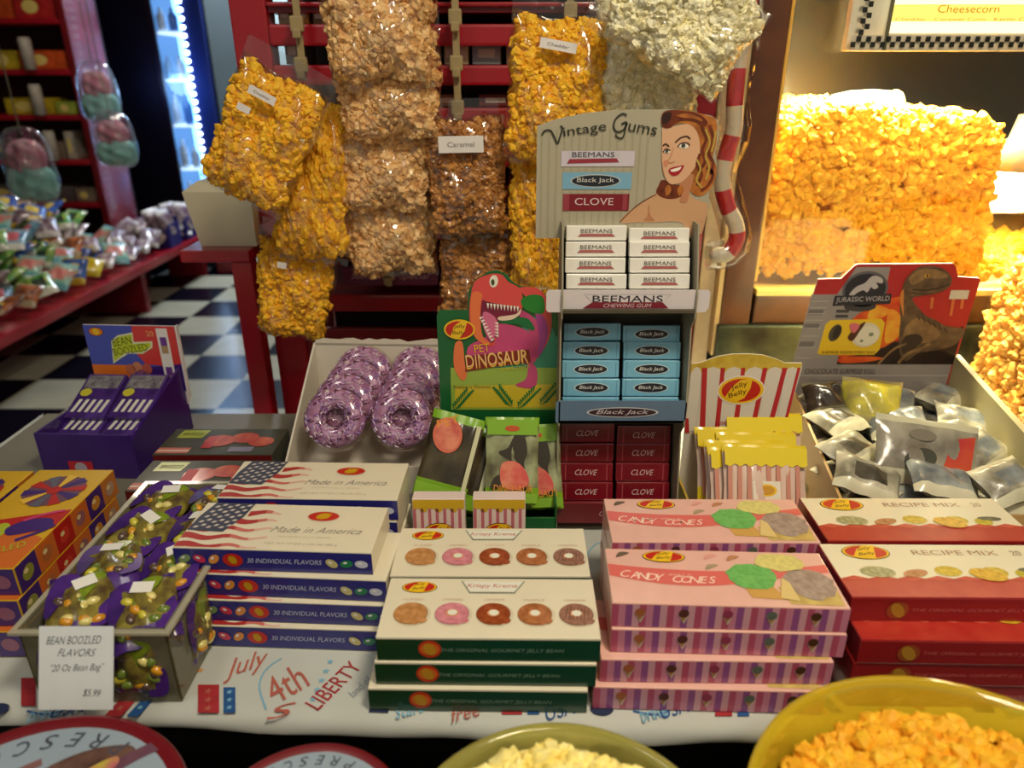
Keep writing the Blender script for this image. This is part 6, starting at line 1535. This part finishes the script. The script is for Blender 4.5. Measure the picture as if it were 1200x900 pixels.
for (x, y, r_) in ((.330, .305, .10), (.036, .318, .07)):
    b = MB(); b.lathe([(0, 0), (r_, 0), (r_, .004), (r_ * .9, .068), (0, .069)], BLK, 40); b.build('bowl_riser', loc=(x, y, .65), label='round black riser under the %s' % ('large gold tinted bowl' if x > .2 else 'smaller clear bowl'), cat='riser')
RIM = mat((112, 8, 22), .4, coat=.3, var=.08); LIDW = mat((150, 168, 186), .45, var=.04, vs=14)
def tin(x, y, z0, R, hgt, lb, art):
    t = thing('popcorn_tin', (x, y, z0), label=lb, cat='tin', group='red rimmed popcorn tins')
    b = MB(); b.lathe([(0, 0), (R * .97, 0), (R * .97, hgt - .02), (0, hgt - .02)], RIM, 64); b.build('tin_body', t)
    b = MB(); b.lathe([(R * .98, hgt - .035), (R, hgt - .030), (R, hgt - .004), (R * .985, hgt), (R * .955, hgt + .001), (R * .905, hgt - .003), (0, hgt - .003)], RIM, 72); lid_ = b.build('lid', t)
    b = MB(); F = Fr((0, 0, hgt - .003), (1, 0, 0), (0, 1, 0)); b.ell(F, 0, 0, R * .90, R * .90, LIDW, .0006, n=64)
    GI2 = mat((70, 76, 92), .5)
    for i, ch in enumerate('PRESCOTT'):
        a = R_(68 + i * 11.5); b.text(F, ch, R * .80 * math.cos(a), R * .80 * math.sin(a), R * .11, GI2, .0012, w=R * .09, rot=a + math.pi / 2, shear=.2)
    if art:
        F = Fr((.012, .040, hgt - .003), (1, 0, 0), (0, 1, 0)); BRN = mat((70, 44, 40), .5, rgb2=(110, 80, 70), vs=60)
        b.decal(F, [(-.05, -.02), (-.03, .03), (.0, .055), (.035, .062), (.045, .05), (.02, .03), (-.01, .0)], BRN, .0010, sm=True)
        b.decal(F, [(-.01, .01), (.01, .035), (.03, .05), (.035, .04), (.015, .015)], mat((190, 100, 110), .5, rgb2=(190, 170, 70), vs=50), .0014, sm=True)
        b.stroke(F, [(.0, .0), (.04, .045), (.062, .062)], .012, mat((110, 70, 90), .5, var=.2, vs=80), .0012); b.decal(F, [(.03, .01), (.05, .035), (.08, .03), (.085, .0)], mat((150, 150, 60), .5, var=.3, vs=50), .0012, sm=True)
        b.stroke(F, [(-.08, .0), (-.05, .03), (-.03, .045)], .008, mat((130, 90, 90), .5), .0012)
    b.build('round_label', lid_)
tin(-.383, .350, .652, .134, .163, 'red rimmed tin with lettering and art on its lid at the lower left corner', True)
tin(-.164, .372, .652, .084, .160, 'smaller red rimmed tin with a plain pale lid at the bottom edge', False)
